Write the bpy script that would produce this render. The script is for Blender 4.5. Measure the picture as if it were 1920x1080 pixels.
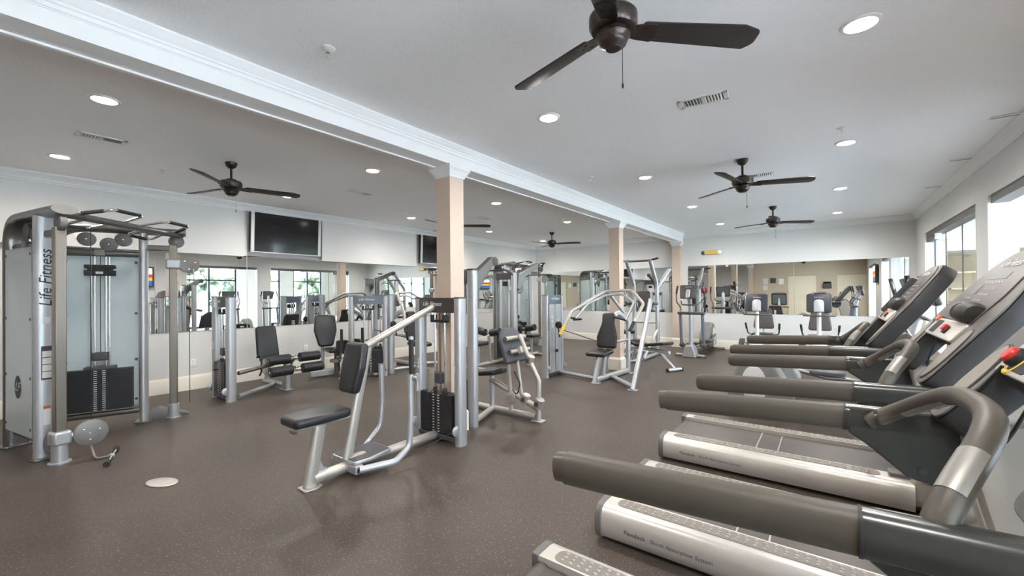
import bpy, math, random
from math import sin, cos, pi, radians, atan2, sqrt, hypot
from mathutils import Vector, Matrix
random.seed(7)
for o in list(bpy.data.objects): bpy.data.objects.remove(o)
scene = bpy.context.scene
COL = scene.collection

# ------------------------------------------------------------------ camera
FPX = 790.0
YAW, PITCH, ROLL = radians(36.8467), radians(0.3), radians(0.4547)
cam_d = bpy.data.cameras.new('camera'); cam = bpy.data.objects.new('camera', cam_d); COL.objects.link(cam)
fw = Vector((-sin(YAW)*cos(PITCH), cos(YAW)*cos(PITCH), sin(PITCH)))
r0 = Vector((cos(YAW), sin(YAW), 0)); u0 = r0.cross(fw)
rr = r0*cos(ROLL) - u0*sin(ROLL); uu = u0*cos(ROLL) + r0*sin(ROLL)
mm = Matrix((rr, uu, -fw)).transposed().to_4x4(); mm.translation = (0, 0, 1.45)
cam.matrix_world = mm
cam_d.sensor_width = 36; cam_d.lens = FPX/1920*36
cam_d.shift_y = 5.56/1920; cam_d.clip_start = 0.03; cam_d.clip_end = 300
scene.camera = cam

# ------------------------------------------------------------------ world, light, exposure
scene.view_settings.view_transform = 'Standard'
scene.view_settings.look = 'None'
scene.view_settings.gamma = 1.0
scene.view_settings.use_curve_mapping = False
scene.view_settings.exposure = 1.82
W = bpy.data.worlds.new('world'); scene.world = W; W.use_nodes = True
wn = W.node_tree.nodes; wl = W.node_tree.links
bg = wn['Background']; bg.inputs['Strength'].default_value = 6.5
tc = wn.new('ShaderNodeTexCoord'); sx = wn.new('ShaderNodeSeparateXYZ'); cr = wn.new('ShaderNodeValToRGB')
wl.new(tc.outputs['Generated'], sx.inputs[0]); wl.new(sx.outputs['Z'], cr.inputs[0]); wl.new(cr.outputs[0], bg.inputs['Color'])
cr.color_ramp.elements[0].position = 0.0; cr.color_ramp.elements[0].color = (0.80, 0.86, 0.95, 1)
cr.color_ramp.elements[1].position = 0.6; cr.color_ramp.elements[1].color = (0.55, 0.70, 1.0, 1)
sun_d = bpy.data.lights.new('sun', 'SUN'); sun_d.energy = 27.0; sun_d.angle = radians(.6); sun_d.color = (1.0, .98, .96)
sun = bpy.data.objects.new('sun', sun_d); COL.objects.link(sun); sun.location = (-20, 0, 30)
sun.rotation_euler = Vector((.55, .25, -1.0)).to_track_quat('-Z', 'Y').to_euler()
LAMP_W = 31.0           # watts of each recessed lamp
CEIL = 2.98

# ------------------------------------------------------------------ helpers
class MB:
    def __init__(s): s.v = []; s.f = []
    def add(s, vs, fs, M=None):
        b = len(s.v)
        if M is not None: vs = [M @ Vector(p) for p in vs]
        s.v.extend([tuple(p) for p in vs]); s.f.extend([tuple(i+b for i in f) for f in fs])
        return s

def T(x=0, y=0, z=0): return Matrix.Translation((x, y, z))
def Rz(a): return Matrix.Rotation(radians(a), 4, 'Z')
def Rx(a): return Matrix.Rotation(radians(a), 4, 'X')
def Ry(a): return Matrix.Rotation(radians(a), 4, 'Y')
def FR(o, x, y):
    """frame matrix from origin, x axis and approximate y axis"""
    x = Vector(x).normalized(); y = Vector(y); y = (y - x*y.dot(x)).normalized(); z = x.cross(y)
    m = Matrix((x, y, z)).transposed().to_4x4(); m.translation = o; return m

BOXF = [(0,3,2,1),(4,5,6,7),(0,1,5,4),(1,2,6,5),(2,3,7,6),(3,0,4,7)]
def box(m, x0, x1, y0, y1, z0, z1, M=None):
    return m.add([(x0,y0,z0),(x1,y0,z0),(x1,y1,z0),(x0,y1,z0),(x0,y0,z1),(x1,y0,z1),(x1,y1,z1),(x0,y1,z1)], BOXF, M)

def fillet(pts, r, n=5):
    pts = [Vector(p) for p in pts]
    if r <= 0 or len(pts) < 3: return pts
    out = [pts[0]]
    for i in range(1, len(pts)-1):
        a, p, b = pts[i-1], pts[i], pts[i+1]
        d1 = (a-p); d2 = (b-p); l1, l2 = d1.length, d2.length
        if l1 < 1e-6 or l2 < 1e-6: continue
        d1 /= l1; d2 /= l2
        ang = d1.angle(d2)
        if ang > pi-0.03: out.append(p); continue
        t = min(r/math.tan(ang/2), l1*0.49, l2*0.49)
        s = p+d1*t; e = p+d2*t
        for k in range(n+1):
            q = k/n
            out.append((s*(1-q)+p*q)*(1-q) + (p*(1-q)+e*q)*q)
    out.append(pts[-1]); return out

def tube(m, pts, ra, rb=None, n=12, fil=0.0, ref=(0,0,1), pw=2.0, cap=True, nf=5, radii=None, M=None):
    """swept tube; ra half-width across ref, rb half-width along ref (the side the ref vector points to)"""
    rb = ra if rb is None else rb
    P = fillet(pts, fil, nf); N = len(P)
    tang = []
    for i in range(N):
        d = (P[min(i+1,N-1)] - P[max(i-1,0)]); tang.append(d.normalized())
    refv = Vector(ref)
    u = refv - tang[0]*refv.dot(tang[0])
    if u.length < 1e-3:
        refv = Vector((1,0,0)) if abs(tang[0].x) < .9 else Vector((0,1,0)); u = refv - tang[0]*refv.dot(tang[0])
    u.normalize()
    vs = []; fs = []
    for i in range(N):
        if i:
            u = u - tang[i]*u.dot(tang[i]); u.normalize()
        w = tang[i].cross(u)
        k = radii[min(i, len(radii)-1)] if radii else 1.0
        for j in range(n):
            a = 2*pi*j/n; c, s = cos(a), sin(a)
            if pw != 2.0:
                c = math.copysign(abs(c)**(2/pw), c); s = math.copysign(abs(s)**(2/pw), s)
            vs.append(P[i] + w*(c*ra*k) + u*(s*rb*k))
    for i in range(N-1):
        for j in range(n):
            j2 = (j+1) % n
            fs.append((i*n+j, i*n+j2, (i+1)*n+j2, (i+1)*n+j))
    if cap:
        fs.append(tuple(range(n-1, -1, -1))); fs.append(tuple((N-1)*n+j for j in range(n)))
    return m.add(vs, fs, M)

def tube_patch(m, pts, r, th, a0, a1, n=8, ref=(0,0,1)):
    """thin curved plate hugging part of a tube's circumference"""
    P = [Vector(p) for p in pts]; N = len(P); vs = []; fs = []; u = Vector(ref)
    for i in range(N):
        t = (P[min(i+1,N-1)]-P[max(i-1,0)]).normalized(); u = u-t*u.dot(t); u.normalize(); w = t.cross(u)
        for q in (0, 1):
            for j in range(n+1):
                a = a0+(a1-a0)*j/n; vs.append(P[i]+(w*cos(a)+u*sin(a))*(r+th*q))
    k = 2*(n+1)
    for i in range(N-1):
        for j in range(n):
            fs.append((i*k+j, i*k+j+1, (i+1)*k+j+1, (i+1)*k+j)); o = n+1
            fs.append((i*k+o+j, (i+1)*k+o+j, (i+1)*k+o+j+1, i*k+o+j+1))
        fs.append((i*k, (i+1)*k, (i+1)*k+n+1, i*k+n+1)); fs.append((i*k+n, i*k+2*n+1, (i+1)*k+2*n+1, (i+1)*k+n))
    for i in (0, N-1):
        for j in range(n): fs.append((i*k+j, i*k+j+1, i*k+n+1+j+1, i*k+n+1+j))
    return m.add(vs, fs)

def cyl(m, p0, p1, r, r2=None, n=16, M=None):
    return tube(m, [p0, p1], r, n=n, radii=None if r2 is None else [1, r2/r], M=M)

def lathe(m, prof, n=20, M=None):
    """profile [(r,z)...] turned about local z"""
    vs = []; fs = []
    for r, z in prof:
        for j in range(n):
            a = 2*pi*j/n; vs.append((r*cos(a), r*sin(a), z))
    k = len(prof)
    for i in range(k-1):
        for j in range(n):
            j2 = (j+1) % n; fs.append((i*n+j, i*n+j2, (i+1)*n+j2, (i+1)*n+j))
    fs.append(tuple(range(n-1, -1, -1))); fs.append(tuple((k-1)*n+j for j in range(n)))
    return m.add(vs, fs, M)

def roundpoly(pts, r, n=4):
    out = []; k = len(pts)
    rs = r if isinstance(r, (list, tuple)) else [r]*k
    for i in range(k):
        a, p, b = Vector(pts[i-1]), Vector(pts[i]), Vector(pts[(i+1) % k])
        d1 = a-p; d2 = b-p; l1, l2 = d1.length, d2.length; d1 /= l1; d2 /= l2
        ang = max(d1.angle(d2), .05)
        t = min(rs[i]/math.tan(ang/2), l1*.48, l2*.48)
        if t < 1e-5: out.append((p.x, p.y)); continue
        s = p+d1*t; e = p+d2*t
        for q in range(n+1):
            q /= n; v = (s*(1-q)+p*q)*(1-q)+(p*(1-q)+e*q)*q; out.append((v.x, v.y))
    return out

def rrect(w, h, r, n=4): return roundpoly([(-w/2,-h/2),(w/2,-h/2),(w/2,h/2),(-w/2,h/2)], r, n)
def ellipse(a, b, n=24): return [(a*cos(2*pi*i/n), b*sin(2*pi*i/n)) for i in range(n)]

def area2(p): return sum(p[i-1][0]*p[i][1]-p[i][0]*p[i-1][1] for i in range(len(p)))
def offset(outl, d):
    k = len(outl); res = []
    for i in range(k):
        a, p, b = Vector(outl[i-1]), Vector(outl[i]), Vector(outl[(i+1) % k])
        e1 = (p-a); e2 = (b-p)
        if e1.length < 1e-7: e1 = e2
        if e2.length < 1e-7: e2 = e1
        e1.normalize(); e2.normalize()
        t = e1+e2
        if t.length < 1e-4: t = e1
        t.normalize(); nrm = Vector((t.y, -t.x)); res.append((p.x-nrm.x*d, p.y-nrm.y*d))
    return res

def cushion(m, outl, t, r=0.015, M=None, k=3, both=True, crown=0.0):
    """flat outline in local xy thickened along local z from 0 to t with rounded edges"""
    if area2(outl) < 0: outl = outl[::-1]
    rings = []
    if both:
        for i in range(k+1):
            a = pi/2*i/k; rings.append((offset(outl, r*(1-sin(a))), r*(1-cos(a))))
    else: rings.append((outl, 0))
    for i in range(k+1):
        a = pi/2*i/k; rings.append((offset(outl, r*(1-cos(a))), t-r+r*sin(a)))
    if crown:
        base = rings[-1]
        rings.append((offset(base[0], r*1.2), t+crown*.6)); rings.append((offset(base[0], r*3.0), t+crown))
    n = len(outl); vs = []; fs = []
    for ring, z in rings: vs += [(x, y, z) for x, y in ring]
    for i in range(len(rings)-1):
        for j in range(n):
            j2 = (j+1) % n; fs.append((i*n+j, i*n+j2, (i+1)*n+j2, (i+1)*n+j))
    fs.append(tuple(range(n-1, -1, -1))); fs.append(tuple((len(rings)-1)*n+j for j in range(n)))
    return m.add(vs, fs, M)

def prism(m, outl, t, M=None):
    if area2(outl) < 0: outl = outl[::-1]
    n = len(outl)
    vs = [(x, y, 0) for x, y in outl]+[(x, y, t) for x, y in outl]
    fs = [tuple(range(n-1, -1, -1)), tuple(range(n, 2*n))]+[(j, (j+1) % n, n+(j+1) % n, n+j) for j in range(n)]
    return m.add(vs, fs, M)

def xsec(m, prof, p0, p1, out, up=(0,0,1)):
    """extrude a profile [(out, up)] from p0 to p1"""
    p0, p1, o, u = Vector(p0), Vector(p1), Vector(out), Vector(up)
    n = len(prof); vs = [p0+o*a+u*b for a, b in prof]+[p1+o*a+u*b for a, b in prof]
    fs = [tuple(range(n-1, -1, -1)), tuple(range(n, 2*n))]+[(j, (j+1) % n, n+(j+1) % n, n+j) for j in range(n)]
    return m.add(vs, fs)

def obj(name, m, mat, parent=None, bevel=0.0, smooth=True, ang=38, loc=None, kind=None, seg=2):
    me = bpy.data.meshes.new(name); me.from_pydata(m.v, [], m.f); me.update()
    import bmesh
    bm = bmesh.new(); bm.from_mesh(me); bmesh.ops.recalc_face_normals(bm, faces=bm.faces); bm.to_mesh(me); bm.free()
    me.materials.append(MAT[mat])
    if smooth:
        for p in me.polygons: p.use_smooth = True
        me.set_sharp_from_angle(angle=radians(ang))
    o = bpy.data.objects.new(name, me); COL.objects.link(o)
    if parent is not None: o.parent = parent
    if loc is not None: o.location = loc
    if bevel:
        b = o.modifiers.new('bevel', 'BEVEL'); b.width = bevel; b.segments = seg; b.limit_method = 'ANGLE'; b.angle_limit = radians(40)
    if kind: o['kind'] = kind
    return o

def tag(o, label, cat, group=None):
    o['label'] = label; o['category'] = cat
    if group: o['group'] = group
    return o

def thing(name, label, cat, loc=(0,0,0), rz=0.0, group=None):
    o = bpy.data.objects.new(name, None); COL.objects.link(o); o.empty_display_size = .1
    o.location = loc; o.rotation_euler = (0, 0, radians(rz))
    return tag(o, label, cat, group)

def struct(name, m, mat, parent=None, **k):
    o = obj(name, m, mat, parent, **k)
    if parent is None: o['kind'] = 'structure'
    return o

def dup(root, label, loc=None, rz=None, name=None):
    """copy of a thing with its parts and sub-parts, sharing mesh data"""
    r = root.copy(); COL.objects.link(r); r['label'] = label
    if loc is not None: r.location = loc
    if rz is not None: r.rotation_euler = (0, 0, radians(rz))
    for ch in root.children:
        c = ch.copy(); COL.objects.link(c); c.parent = r
        for g in ch.children:
            d = g.copy(); COL.objects.link(d); d.parent = c
    return r

def text(name, s, size, mat, parent, M, shear=0.0, ext=0.001, sx=1.0):
    """flat lettering: local x along the line, local z out of the surface"""
    cu = bpy.data.curves.new('t', 'FONT'); cu.body = s; cu.size = size; cu.shear = shear; cu.extrude = ext
    cu.align_x = 'CENTER'; cu.align_y = 'CENTER'; cu.resolution_u = 2
    to = bpy.data.objects.new('t', cu); COL.objects.link(to)
    bpy.context.view_layer.update()
    me = bpy.data.meshes.new_from_object(to.evaluated_get(bpy.context.evaluated_depsgraph_get()))
    bpy.data.objects.remove(to); bpy.data.curves.remove(cu)
    me.transform(M @ Matrix.Diagonal((sx, 1, 1, 1)))
    me.materials.clear(); me.materials.append(MAT[mat]); me.name = name
    o = bpy.data.objects.new(name, me); COL.objects.link(o); o.parent = parent; o['kind'] = 'stuff'
    return o

# ------------------------------------------------------------------ materials
MAT = {}
def mat(name, col, rough=.5, metal=0.0, var=.06, scale=18.0, bump=0.0, bscale=None, spec=.5, coat=0.0, alpha=1.0, emit=None, es=0.0):
    m = bpy.data.materials.new(name); m.use_nodes = True; nt = m.node_tree; N = nt.nodes; Lk = nt.links
    b = N['Principled BSDF']
    t = N.new('ShaderNodeTexCoord'); nz = N.new('ShaderNodeTexNoise'); nz.inputs['Scale'].default_value = scale; nz.inputs['Detail'].default_value = 3
    mp = N.new('ShaderNodeMapRange'); mp.inputs['To Min'].default_value = 1-var; mp.inputs['To Max'].default_value = 1+var
    mx = N.new('ShaderNodeMix'); mx.data_type = 'RGBA'; mx.blend_type = 'MULTIPLY'; mx.inputs['Factor'].default_value = 1
    mx.inputs['A'].default_value = (*col, 1)
    Lk.new(t.outputs['Object'], nz.inputs['Vector']); Lk.new(nz.outputs['Fac'], mp.inputs['Value'])
    Lk.new(mp.outputs['Result'], mx.inputs['B']); Lk.new(mx.outputs['Result'], b.inputs['Base Color'])
    b.inputs['Roughness'].default_value = rough; b.inputs['Metallic'].default_value = metal
    b.inputs['Specular IOR Level'].default_value = spec; b.inputs['Coat Weight'].default_value = coat
    b.inputs['Alpha'].default_value = alpha
    if emit: b.inputs['Emission Color'].default_value = (*emit, 1); b.inputs['Emission Strength'].default_value = es
    if bump:
        n2 = N.new('ShaderNodeTexNoise'); n2.inputs['Scale'].default_value = bscale or scale; n2.inputs['Detail'].default_value = 2
        bp = N.new('ShaderNodeBump'); bp.inputs['Strength'].default_value = bump; bp.inputs['Distance'].default_value = .01
        Lk.new(t.outputs['Object'], n2.inputs['Vector']); Lk.new(n2.outputs['Fac'], bp.inputs['Height']); Lk.new(bp.outputs[0], b.inputs['Normal'])
    MAT[name] = m; return m

mat('silver', (.47,.48,.50), .40, .60, .04)
mat('silver_warm', (.49,.465,.425), .40, .60, .04)
mat('steel_dark', (.20,.196,.19), .30, .75, .05)
mat('steel_warm', (.27,.245,.215), .30, .75, .05)
mat('chrome', (.78,.78,.78), .14, 1.0, .03)
mat('graphite', (.075,.075,.08), .42, .15, .06)
mat('header_blue', (.16,.19,.24), .35, .35, .06)
mat('header_brown', (.065,.055,.05), .38, .15, .06)
mat('black_vinyl', (.019,.0195,.022), .32, 0, .12, 40, bump=.08, bscale=300)
mat('blue_grey_vinyl', (.060,.068,.082), .40, 0, .12, 40, bump=.08, bscale=300)
mat('brown_vinyl', (.075,.062,.06), .45, 0, .12, 40)
mat('console_navy', (.030,.034,.045), .35, 0, .06)
mat('black_rubber', (.02,.02,.021), .6, 0, .1, 60)
mat('black_gloss', (.010,.010,.011), .12, 0, .03)
mat('stack', (.022,.022,.024), .45, .1, .08)
mat('white_mark', (.75,.75,.73), .5, 0, .02)
mat('label_paper', (.72,.71,.68), .5, 0, .04)
mat('label_red', (.55,.10,.06), .5, 0, .03)
mat('label_dark', (.05,.05,.06), .5, 0, .03)
mat('pulley', (.13,.13,.13), .5, .1, .06)
mat('pulley_cover', (.20,.192,.186), .42, .3, .05)
mat('cable_black', (.015,.015,.015), .5, 0, .02)
mat('yellow', (.75,.50,.03), .45, 0, .05)
mat('red_plastic', (.65,.04,.04), .35, 0, .03)
mat('orange_plastic', (.75,.20,.08), .4, 0, .03)
mat('wall_paint', (.69,.685,.668), .75, 0, .015, 3, bump=.05, bscale=180)
mat('lobby_paint', (.62,.58,.53), .75, 0, .015, 3)
mat('wall_tan', (.56,.46,.34), .75, 0, .015, 3, bump=.05, bscale=180)
mat('wood_tan', (.50,.32,.16), .5, 0, .15, 6)
mat('column_paint', (.63,.505,.41), .6, 0, .02, 3)
mat('ceiling_paint', (.93,.93,.935), .85, 0, .03, 60, bump=.32, bscale=70)
mat('trim_white', (.82,.82,.81), .42, 0, .015, 4)
mat('base_cream', (.78,.73,.64), .45, 0, .02, 4)
mat('door_cream', (.80,.70,.53), .5, 0, .03, 4)
mat('plate_white', (.85,.85,.83), .4, 0, .02)
mat('fan_metal', (.040,.029,.025), .32, .45, .1, 30)
mat('fan_blade', (.028,.021,.019), .42, .0, .25, 25)
mat('frame_black', (.03,.045,.055), .4, .2, .05)
mat('tv_black', (.012,.012,.014), .10, 0, .02)
mat('tv_bezel', (.62,.60,.59), .4, .2, .03)
mat('tv_side', (.05,.047,.04), .6, 0, .03)
mat('tm_grip', (.072,.062,.047), .50, 0, .07, 60, bump=.05, bscale=400)
mat('tm_dark', (.036,.037,.034), .26, 0, .05)
mat('tm_side', (.026,.0245,.0245), .55, 0, .05)
mat('tm_bezel', (.135,.124,.115), .42, .1, .05)
mat('tm_face', (.095,.077,.071), .36, 0, .04)
mat('tm_strip', (.60,.565,.52), .36, .55, .06, 8)
mat('tm_stud', (.31,.28,.25), .5, 0, .04)
mat('tm_tread', (.20,.178,.155), .55, 0, .06)
mat('tm_cap', (.135,.13,.125), .45, .1, .05)
mat('tm_belt', (.072,.060,.051), .42, 0, .12, 6)
mat('tm_hood', (.27,.24,.205), .45, 0, .05)
mat('tm_line', (.45,.42,.38), .5, 0, .03)
mat('tm_lcd', (.16,.17,.185), .45, 0, .03)
mat('sensor', (.30,.285,.26), .45, .55, .05)
mat('bike_white', (.66,.67,.68), .35, .1, .03)
mat('ell_grey', (.20,.195,.185), .42, .05, .05)
mat('exterior_ground', (.56,.575,.585), .9, 0, .2, 2)
mat('lobby_floor', (.44,.41,.38), .35, 0, .1, 4)
mat('skin', (.45,.27,.19), .5, 0, .04)
mat('cloth_red', (.55,.02,.03), .8, 0, .08, 30)
mat('cloth_dark', (.03,.03,.035), .8, 0, .08, 30)
mat('hair', (.02,.015,.012), .6, 0, .1)
mat('lamp_glow', (1,.95,.88), .5, 0, .01, emit=(1.0,.90,.76), es=14.0)
mat('screen_red', (.3,.02,.02), .3, 0, .3, 4, emit=(.6,.05,.04), es=.35)
mat('screen_blue', (.02,.06,.2), .3, 0, .3, 4, emit=(.05,.12,.4), es=.35)
mat('screen_white', (.4,.4,.4), .3, 0, .3, 4, emit=(.7,.7,.65), es=.35)
mat('exit_yellow', (.72,.55,.16), .4, 0, .05)
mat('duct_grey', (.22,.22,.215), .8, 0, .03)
mat('screen_yellow', (.3,.25,.02), .3, 0, .3, 4, emit=(.6,.45,.05), es=.35)
mat('leaf', (.050,.070,.034), .6, 0, .5, 9)

def mat_mirror():
    m = mat('mirror', (.84,.87,.855), .0, 1.0, .0)
    return m
mat_mirror()
def mat_glass():
    m = bpy.data.materials.new('glass'); m.use_nodes = True; nt = m.node_tree; N = nt.nodes; L = nt.links
    N.remove(N['Principled BSDF'])
    tr = N.new('ShaderNodeBsdfTransparent'); tr.inputs[0].default_value = (.93,.96,.95,1)
    gl = N.new('ShaderNodeBsdfGlossy'); gl.inputs['Roughness'].default_value = .0
    lw = N.new('ShaderNodeLayerWeight'); lw.inputs[0].default_value = .5
    pw_ = N.new('ShaderNodeMath'); pw_.operation = 'POWER'; pw_.inputs[1].default_value = 5; L.new(lw.outputs['Facing'], pw_.inputs[0])
    fr = N.new('ShaderNodeMath'); fr.operation = 'MULTIPLY_ADD'; fr.inputs[1].default_value = .55; fr.inputs[2].default_value = .03; L.new(pw_.outputs[0], fr.inputs[0])
    mx = N.new('ShaderNodeMixShader'); L.new(fr.outputs[0], mx.inputs[0]); L.new(tr.outputs[0], mx.inputs[1]); L.new(gl.outputs[0], mx.inputs[2])
    L.new(mx.outputs[0], N['Material Output'].inputs[0]); MAT['glass'] = m
mat_glass()
def mat_frost():
    m = bpy.data.materials.new('frosted'); m.use_nodes = True; nt = m.node_tree; N = nt.nodes; L = nt.links
    b = N['Principled BSDF']; b.inputs['Base Color'].default_value = (.74,.80,.82,1); b.inputs['Roughness'].default_value = .22
    tr = N.new('ShaderNodeBsdfTransparent'); tr.inputs[0].default_value = (.85,.92,.93,1)
    tl = N.new('ShaderNodeBsdfTranslucent'); tl.inputs[0].default_value = (.75,.82,.84,1)
    t = N.new('ShaderNodeTexCoord'); nz = N.new('ShaderNodeTexNoise'); nz.inputs['Scale'].default_value = 3
    mr = N.new('ShaderNodeMapRange'); mr.inputs['To Min'].default_value = .25; mr.inputs['To Max'].default_value = .45
    L.new(t.outputs['Object'], nz.inputs['Vector']); L.new(nz.outputs['Fac'], mr.inputs['Value'])
    m1 = N.new('ShaderNodeMixShader'); L.new(mr.outputs[0], m1.inputs[0]); L.new(b.outputs[0], m1.inputs[1]); L.new(tl.outputs[0], m1.inputs[2])
    m2 = N.new('ShaderNodeMixShader'); m2.inputs[0].default_value = .16; L.new(m1.outputs[0], m2.inputs[1]); L.new(tr.outputs[0], m2.inputs[2])
    L.new(m2.outputs[0], N['Material Output'].inputs[0]); MAT['frosted'] = m
mat_frost()
def mat_floor():
    m = bpy.data.materials.new('rubber_floor'); m.use_nodes = True; nt = m.node_tree; N = nt.nodes; L = nt.links
    b = N['Principled BSDF']; t = N.new('ShaderNodeTexCoord')
    n1 = N.new('ShaderNodeTexNoise'); n1.inputs['Scale'].default_value = 0.9; n1.inputs['Detail'].default_value = 5
    r1 = N.new('ShaderNodeValToRGB'); r1.color_ramp.elements[0].position = .3; r1.color_ramp.elements[1].position = .7
    r1.color_ramp.elements[0].color = (.056,.0435,.0345,1); r1.color_ramp.elements[1].color = (.087,.067,.0525,1)
    n2 = N.new('ShaderNodeTexVoronoi'); n2.inputs['Scale'].default_value = 95; n2.inputs['Randomness'].default_value = 1
    r2 = N.new('ShaderNodeValToRGB'); r2.color_ramp.elements[0].position = .16; r2.color_ramp.elements[0].color = (1,1,1,1)
    r2.color_ramp.elements[1].position = .30; r2.color_ramp.elements[1].color = (0,0,0,1)
    n3 = N.new('ShaderNodeTexNoise'); n3.inputs['Scale'].default_value = 60; r3 = N.new('ShaderNodeValToRGB')
    r3.color_ramp.elements[0].position = .44; r3.color_ramp.elements[1].position = .56
    mu = N.new('ShaderNodeMath'); mu.operation = 'MULTIPLY'
    mx = N.new('ShaderNodeMix'); mx.data_type = 'RGBA'; mx.inputs['B'].default_value = (.27,.225,.188,1)
    n4 = N.new('ShaderNodeTexNoise'); n4.inputs['Scale'].default_value = 260; n4.inputs['Detail'].default_value = 1
    mr = N.new('ShaderNodeMapRange'); mr.inputs['To Min'].default_value = .65; mr.inputs['To Max'].default_value = 1.35
    m2 = N.new('ShaderNodeMix'); m2.data_type = 'RGBA'; m2.blend_type = 'MULTIPLY'; m2.inputs['Factor'].default_value = 1
    for n in (n1, n2, n3, n4): L.new(t.outputs['Object'], n.inputs['Vector'])
    L.new(n1.outputs['Fac'], r1.inputs[0]); L.new(n2.outputs['Distance'], r2.inputs[0]); L.new(n3.outputs['Fac'], r3.inputs[0])
    L.new(r2.outputs[0], mu.inputs[0]); L.new(r3.outputs[0], mu.inputs[1])
    L.new(n4.outputs['Fac'], mr.inputs['Value']); L.new(r1.outputs[0], m2.inputs['A']); L.new(mr.outputs[0], m2.inputs['B'])
    L.new(mu.outputs[0], mx.inputs['Factor']); L.new(m2.outputs['Result'], mx.inputs['A']); L.new(mx.outputs['Result'], b.inputs['Base Color'])
    b.inputs['Roughness'].default_value = .46; b.inputs['Specular IOR Level'].default_value = .36
    bp = N.new('ShaderNodeBump'); bp.inputs['Strength'].default_value = .12; bp.inputs['Distance'].default_value = .004
    L.new(n4.outputs['Fac'], bp.inputs['Height']); L.new(bp.outputs[0], b.inputs['Normal'])
    MAT['rubber_floor'] = m
mat_floor()
# ================================================================== ROOM
XL, XR, YB, YF, YF2 = -7.88, 1.44, 11.70, -1.65, -5.0
XS = -7.78                      # face of the furred-out wall above the mirrors
LX1, LY1 = 4.6, 13.2            # far side of the adjoining lobby

m = MB(); box(m, XL-.2, XR+.22, YF2-.2, YB+.15, -.12, 0); struct('floor', m, 'rubber_floor', smooth=False)
m = MB(); box(m, XR+.22, LX1+.2, YF2-.2, LY1+.2, -.12, -.001); struct('floor_lobby', m, 'lobby_floor', smooth=False)
m = MB(); box(m, -40, 60, -50, 60, -.5, -.13); struct('ground', m, 'exterior_ground', smooth=False)
m = MB(); box(m, XL-.2, LX1+.2, YF2-.2, LY1+.2, CEIL, CEIL+.15); struct('ceiling', m, 'ceiling_paint', smooth=False)

m = MB(); box(m, XL-.2, XL, YF2-.2, YB+.15, 0, CEIL); struct('wall_left', m, 'wall_paint', smooth=False)
TVG = [(2.94, 4.30), (6.62, 8.05)]
prev = YF2
for i, (a, b) in enumerate(TVG+[(YB, YB)]):
    m = MB(); box(m, XL, XS, prev, a, 2.10, CEIL); struct('wall_left_soffit', m, 'wall_paint', smooth=False); prev = b
m = MB(); box(m, XL-.2, XR+.22, YB, YB+.15, 0, CEIL); struct('wall_back', m, 'wall_paint', smooth=False)
m = MB(); box(m, -3.30, XR, YF-.15, YF, 0, CEIL); struct('wall_front', m, 'wall_tan', smooth=False)
m = MB(); box(m, -3.30, -3.15, YF2, YF-.15, 0, CEIL); struct('wall_front_return', m, 'wall_paint', smooth=False)
m = MB(); box(m, XL, -3.15, YF2-.15, YF2, 0, CEIL); struct('wall_front_left', m, 'wall_paint', smooth=False)
# right wall: piers and header around three openings, the nearest one added for daylight
OPEN = [(-.6, 2.6), (4.75, 6.95), (7.42, 10.75)]; OH = 2.49
m = MB(); prev = YF-.15
for a, b in OPEN+[(YB, YB)]:
    box(m, XR, XR+.22, prev, a, 0, CEIL)
    if b > a: box(m, XR, XR+.22, a, b, OH, CEIL)
    prev = b
struct('wall_right', m, 'wall_paint', smooth=False)
# white jamb linings and the heads of the openings
for i, (a, b) in enumerate(OPEN):
    m = MB()
    box(m, XR-.004, XR+.224, a, a+.012, 0, OH); box(m, XR-.004, XR+.224, b-.012, b, 0, OH)
    struct('trim_%d' % (i+1), m, 'trim_white', smooth=False)
    m = MB(); box(m, XR+.02, XR+.16, a+.012, b-.012, OH-.085, OH)
    struct('trim_%d' % (i+4), m, 'tm_cap', smooth=False)

# adjoining lobby
m = MB(); box(m, XR+.22, LX1, LY1, LY1+.15, 0, CEIL); struct('wall_lobby_back', m, 'wall_tan', smooth=False)
m = MB(); box(m, XR+.22, LX1, LY1-.9, LY1, 2.25, CEIL); struct('wall_lobby_bulkhead', m, 'trim_white', smooth=False)
m = MB(); box(m, XR+.22, XR+.44, YB, LY1, 0, CEIL); struct('wall_lobby_left', m, 'wall_tan', smooth=False)
m = MB(); box(m, XR+.22, LX1, YF2-.15, YF2, 0, CEIL); struct('wall_lobby_front', m, 'wall_paint', smooth=False)
WIN = [(-4.4, -2.2), (-1.4, 1.0), (1.5, 4.2), (5.4, 7.4), (8.1, 9.2), (9.8, 11.2)]  # the first three windows are added to let in more daylight
m = MB(); prev = YF2-.15
for a, b in WIN+[(LY1+.15, LY1+.15)]:
    box(m, LX1, LX1+.18, prev, a, 0, CEIL)
    if b > a: box(m, LX1, LX1+.18, a, b, 2.75, CEIL); box(m, LX1, LX1+.18, a, b, 0, .12)
    prev = b
struct('wall_lobby_right', m, 'lobby_paint', smooth=False)
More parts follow.
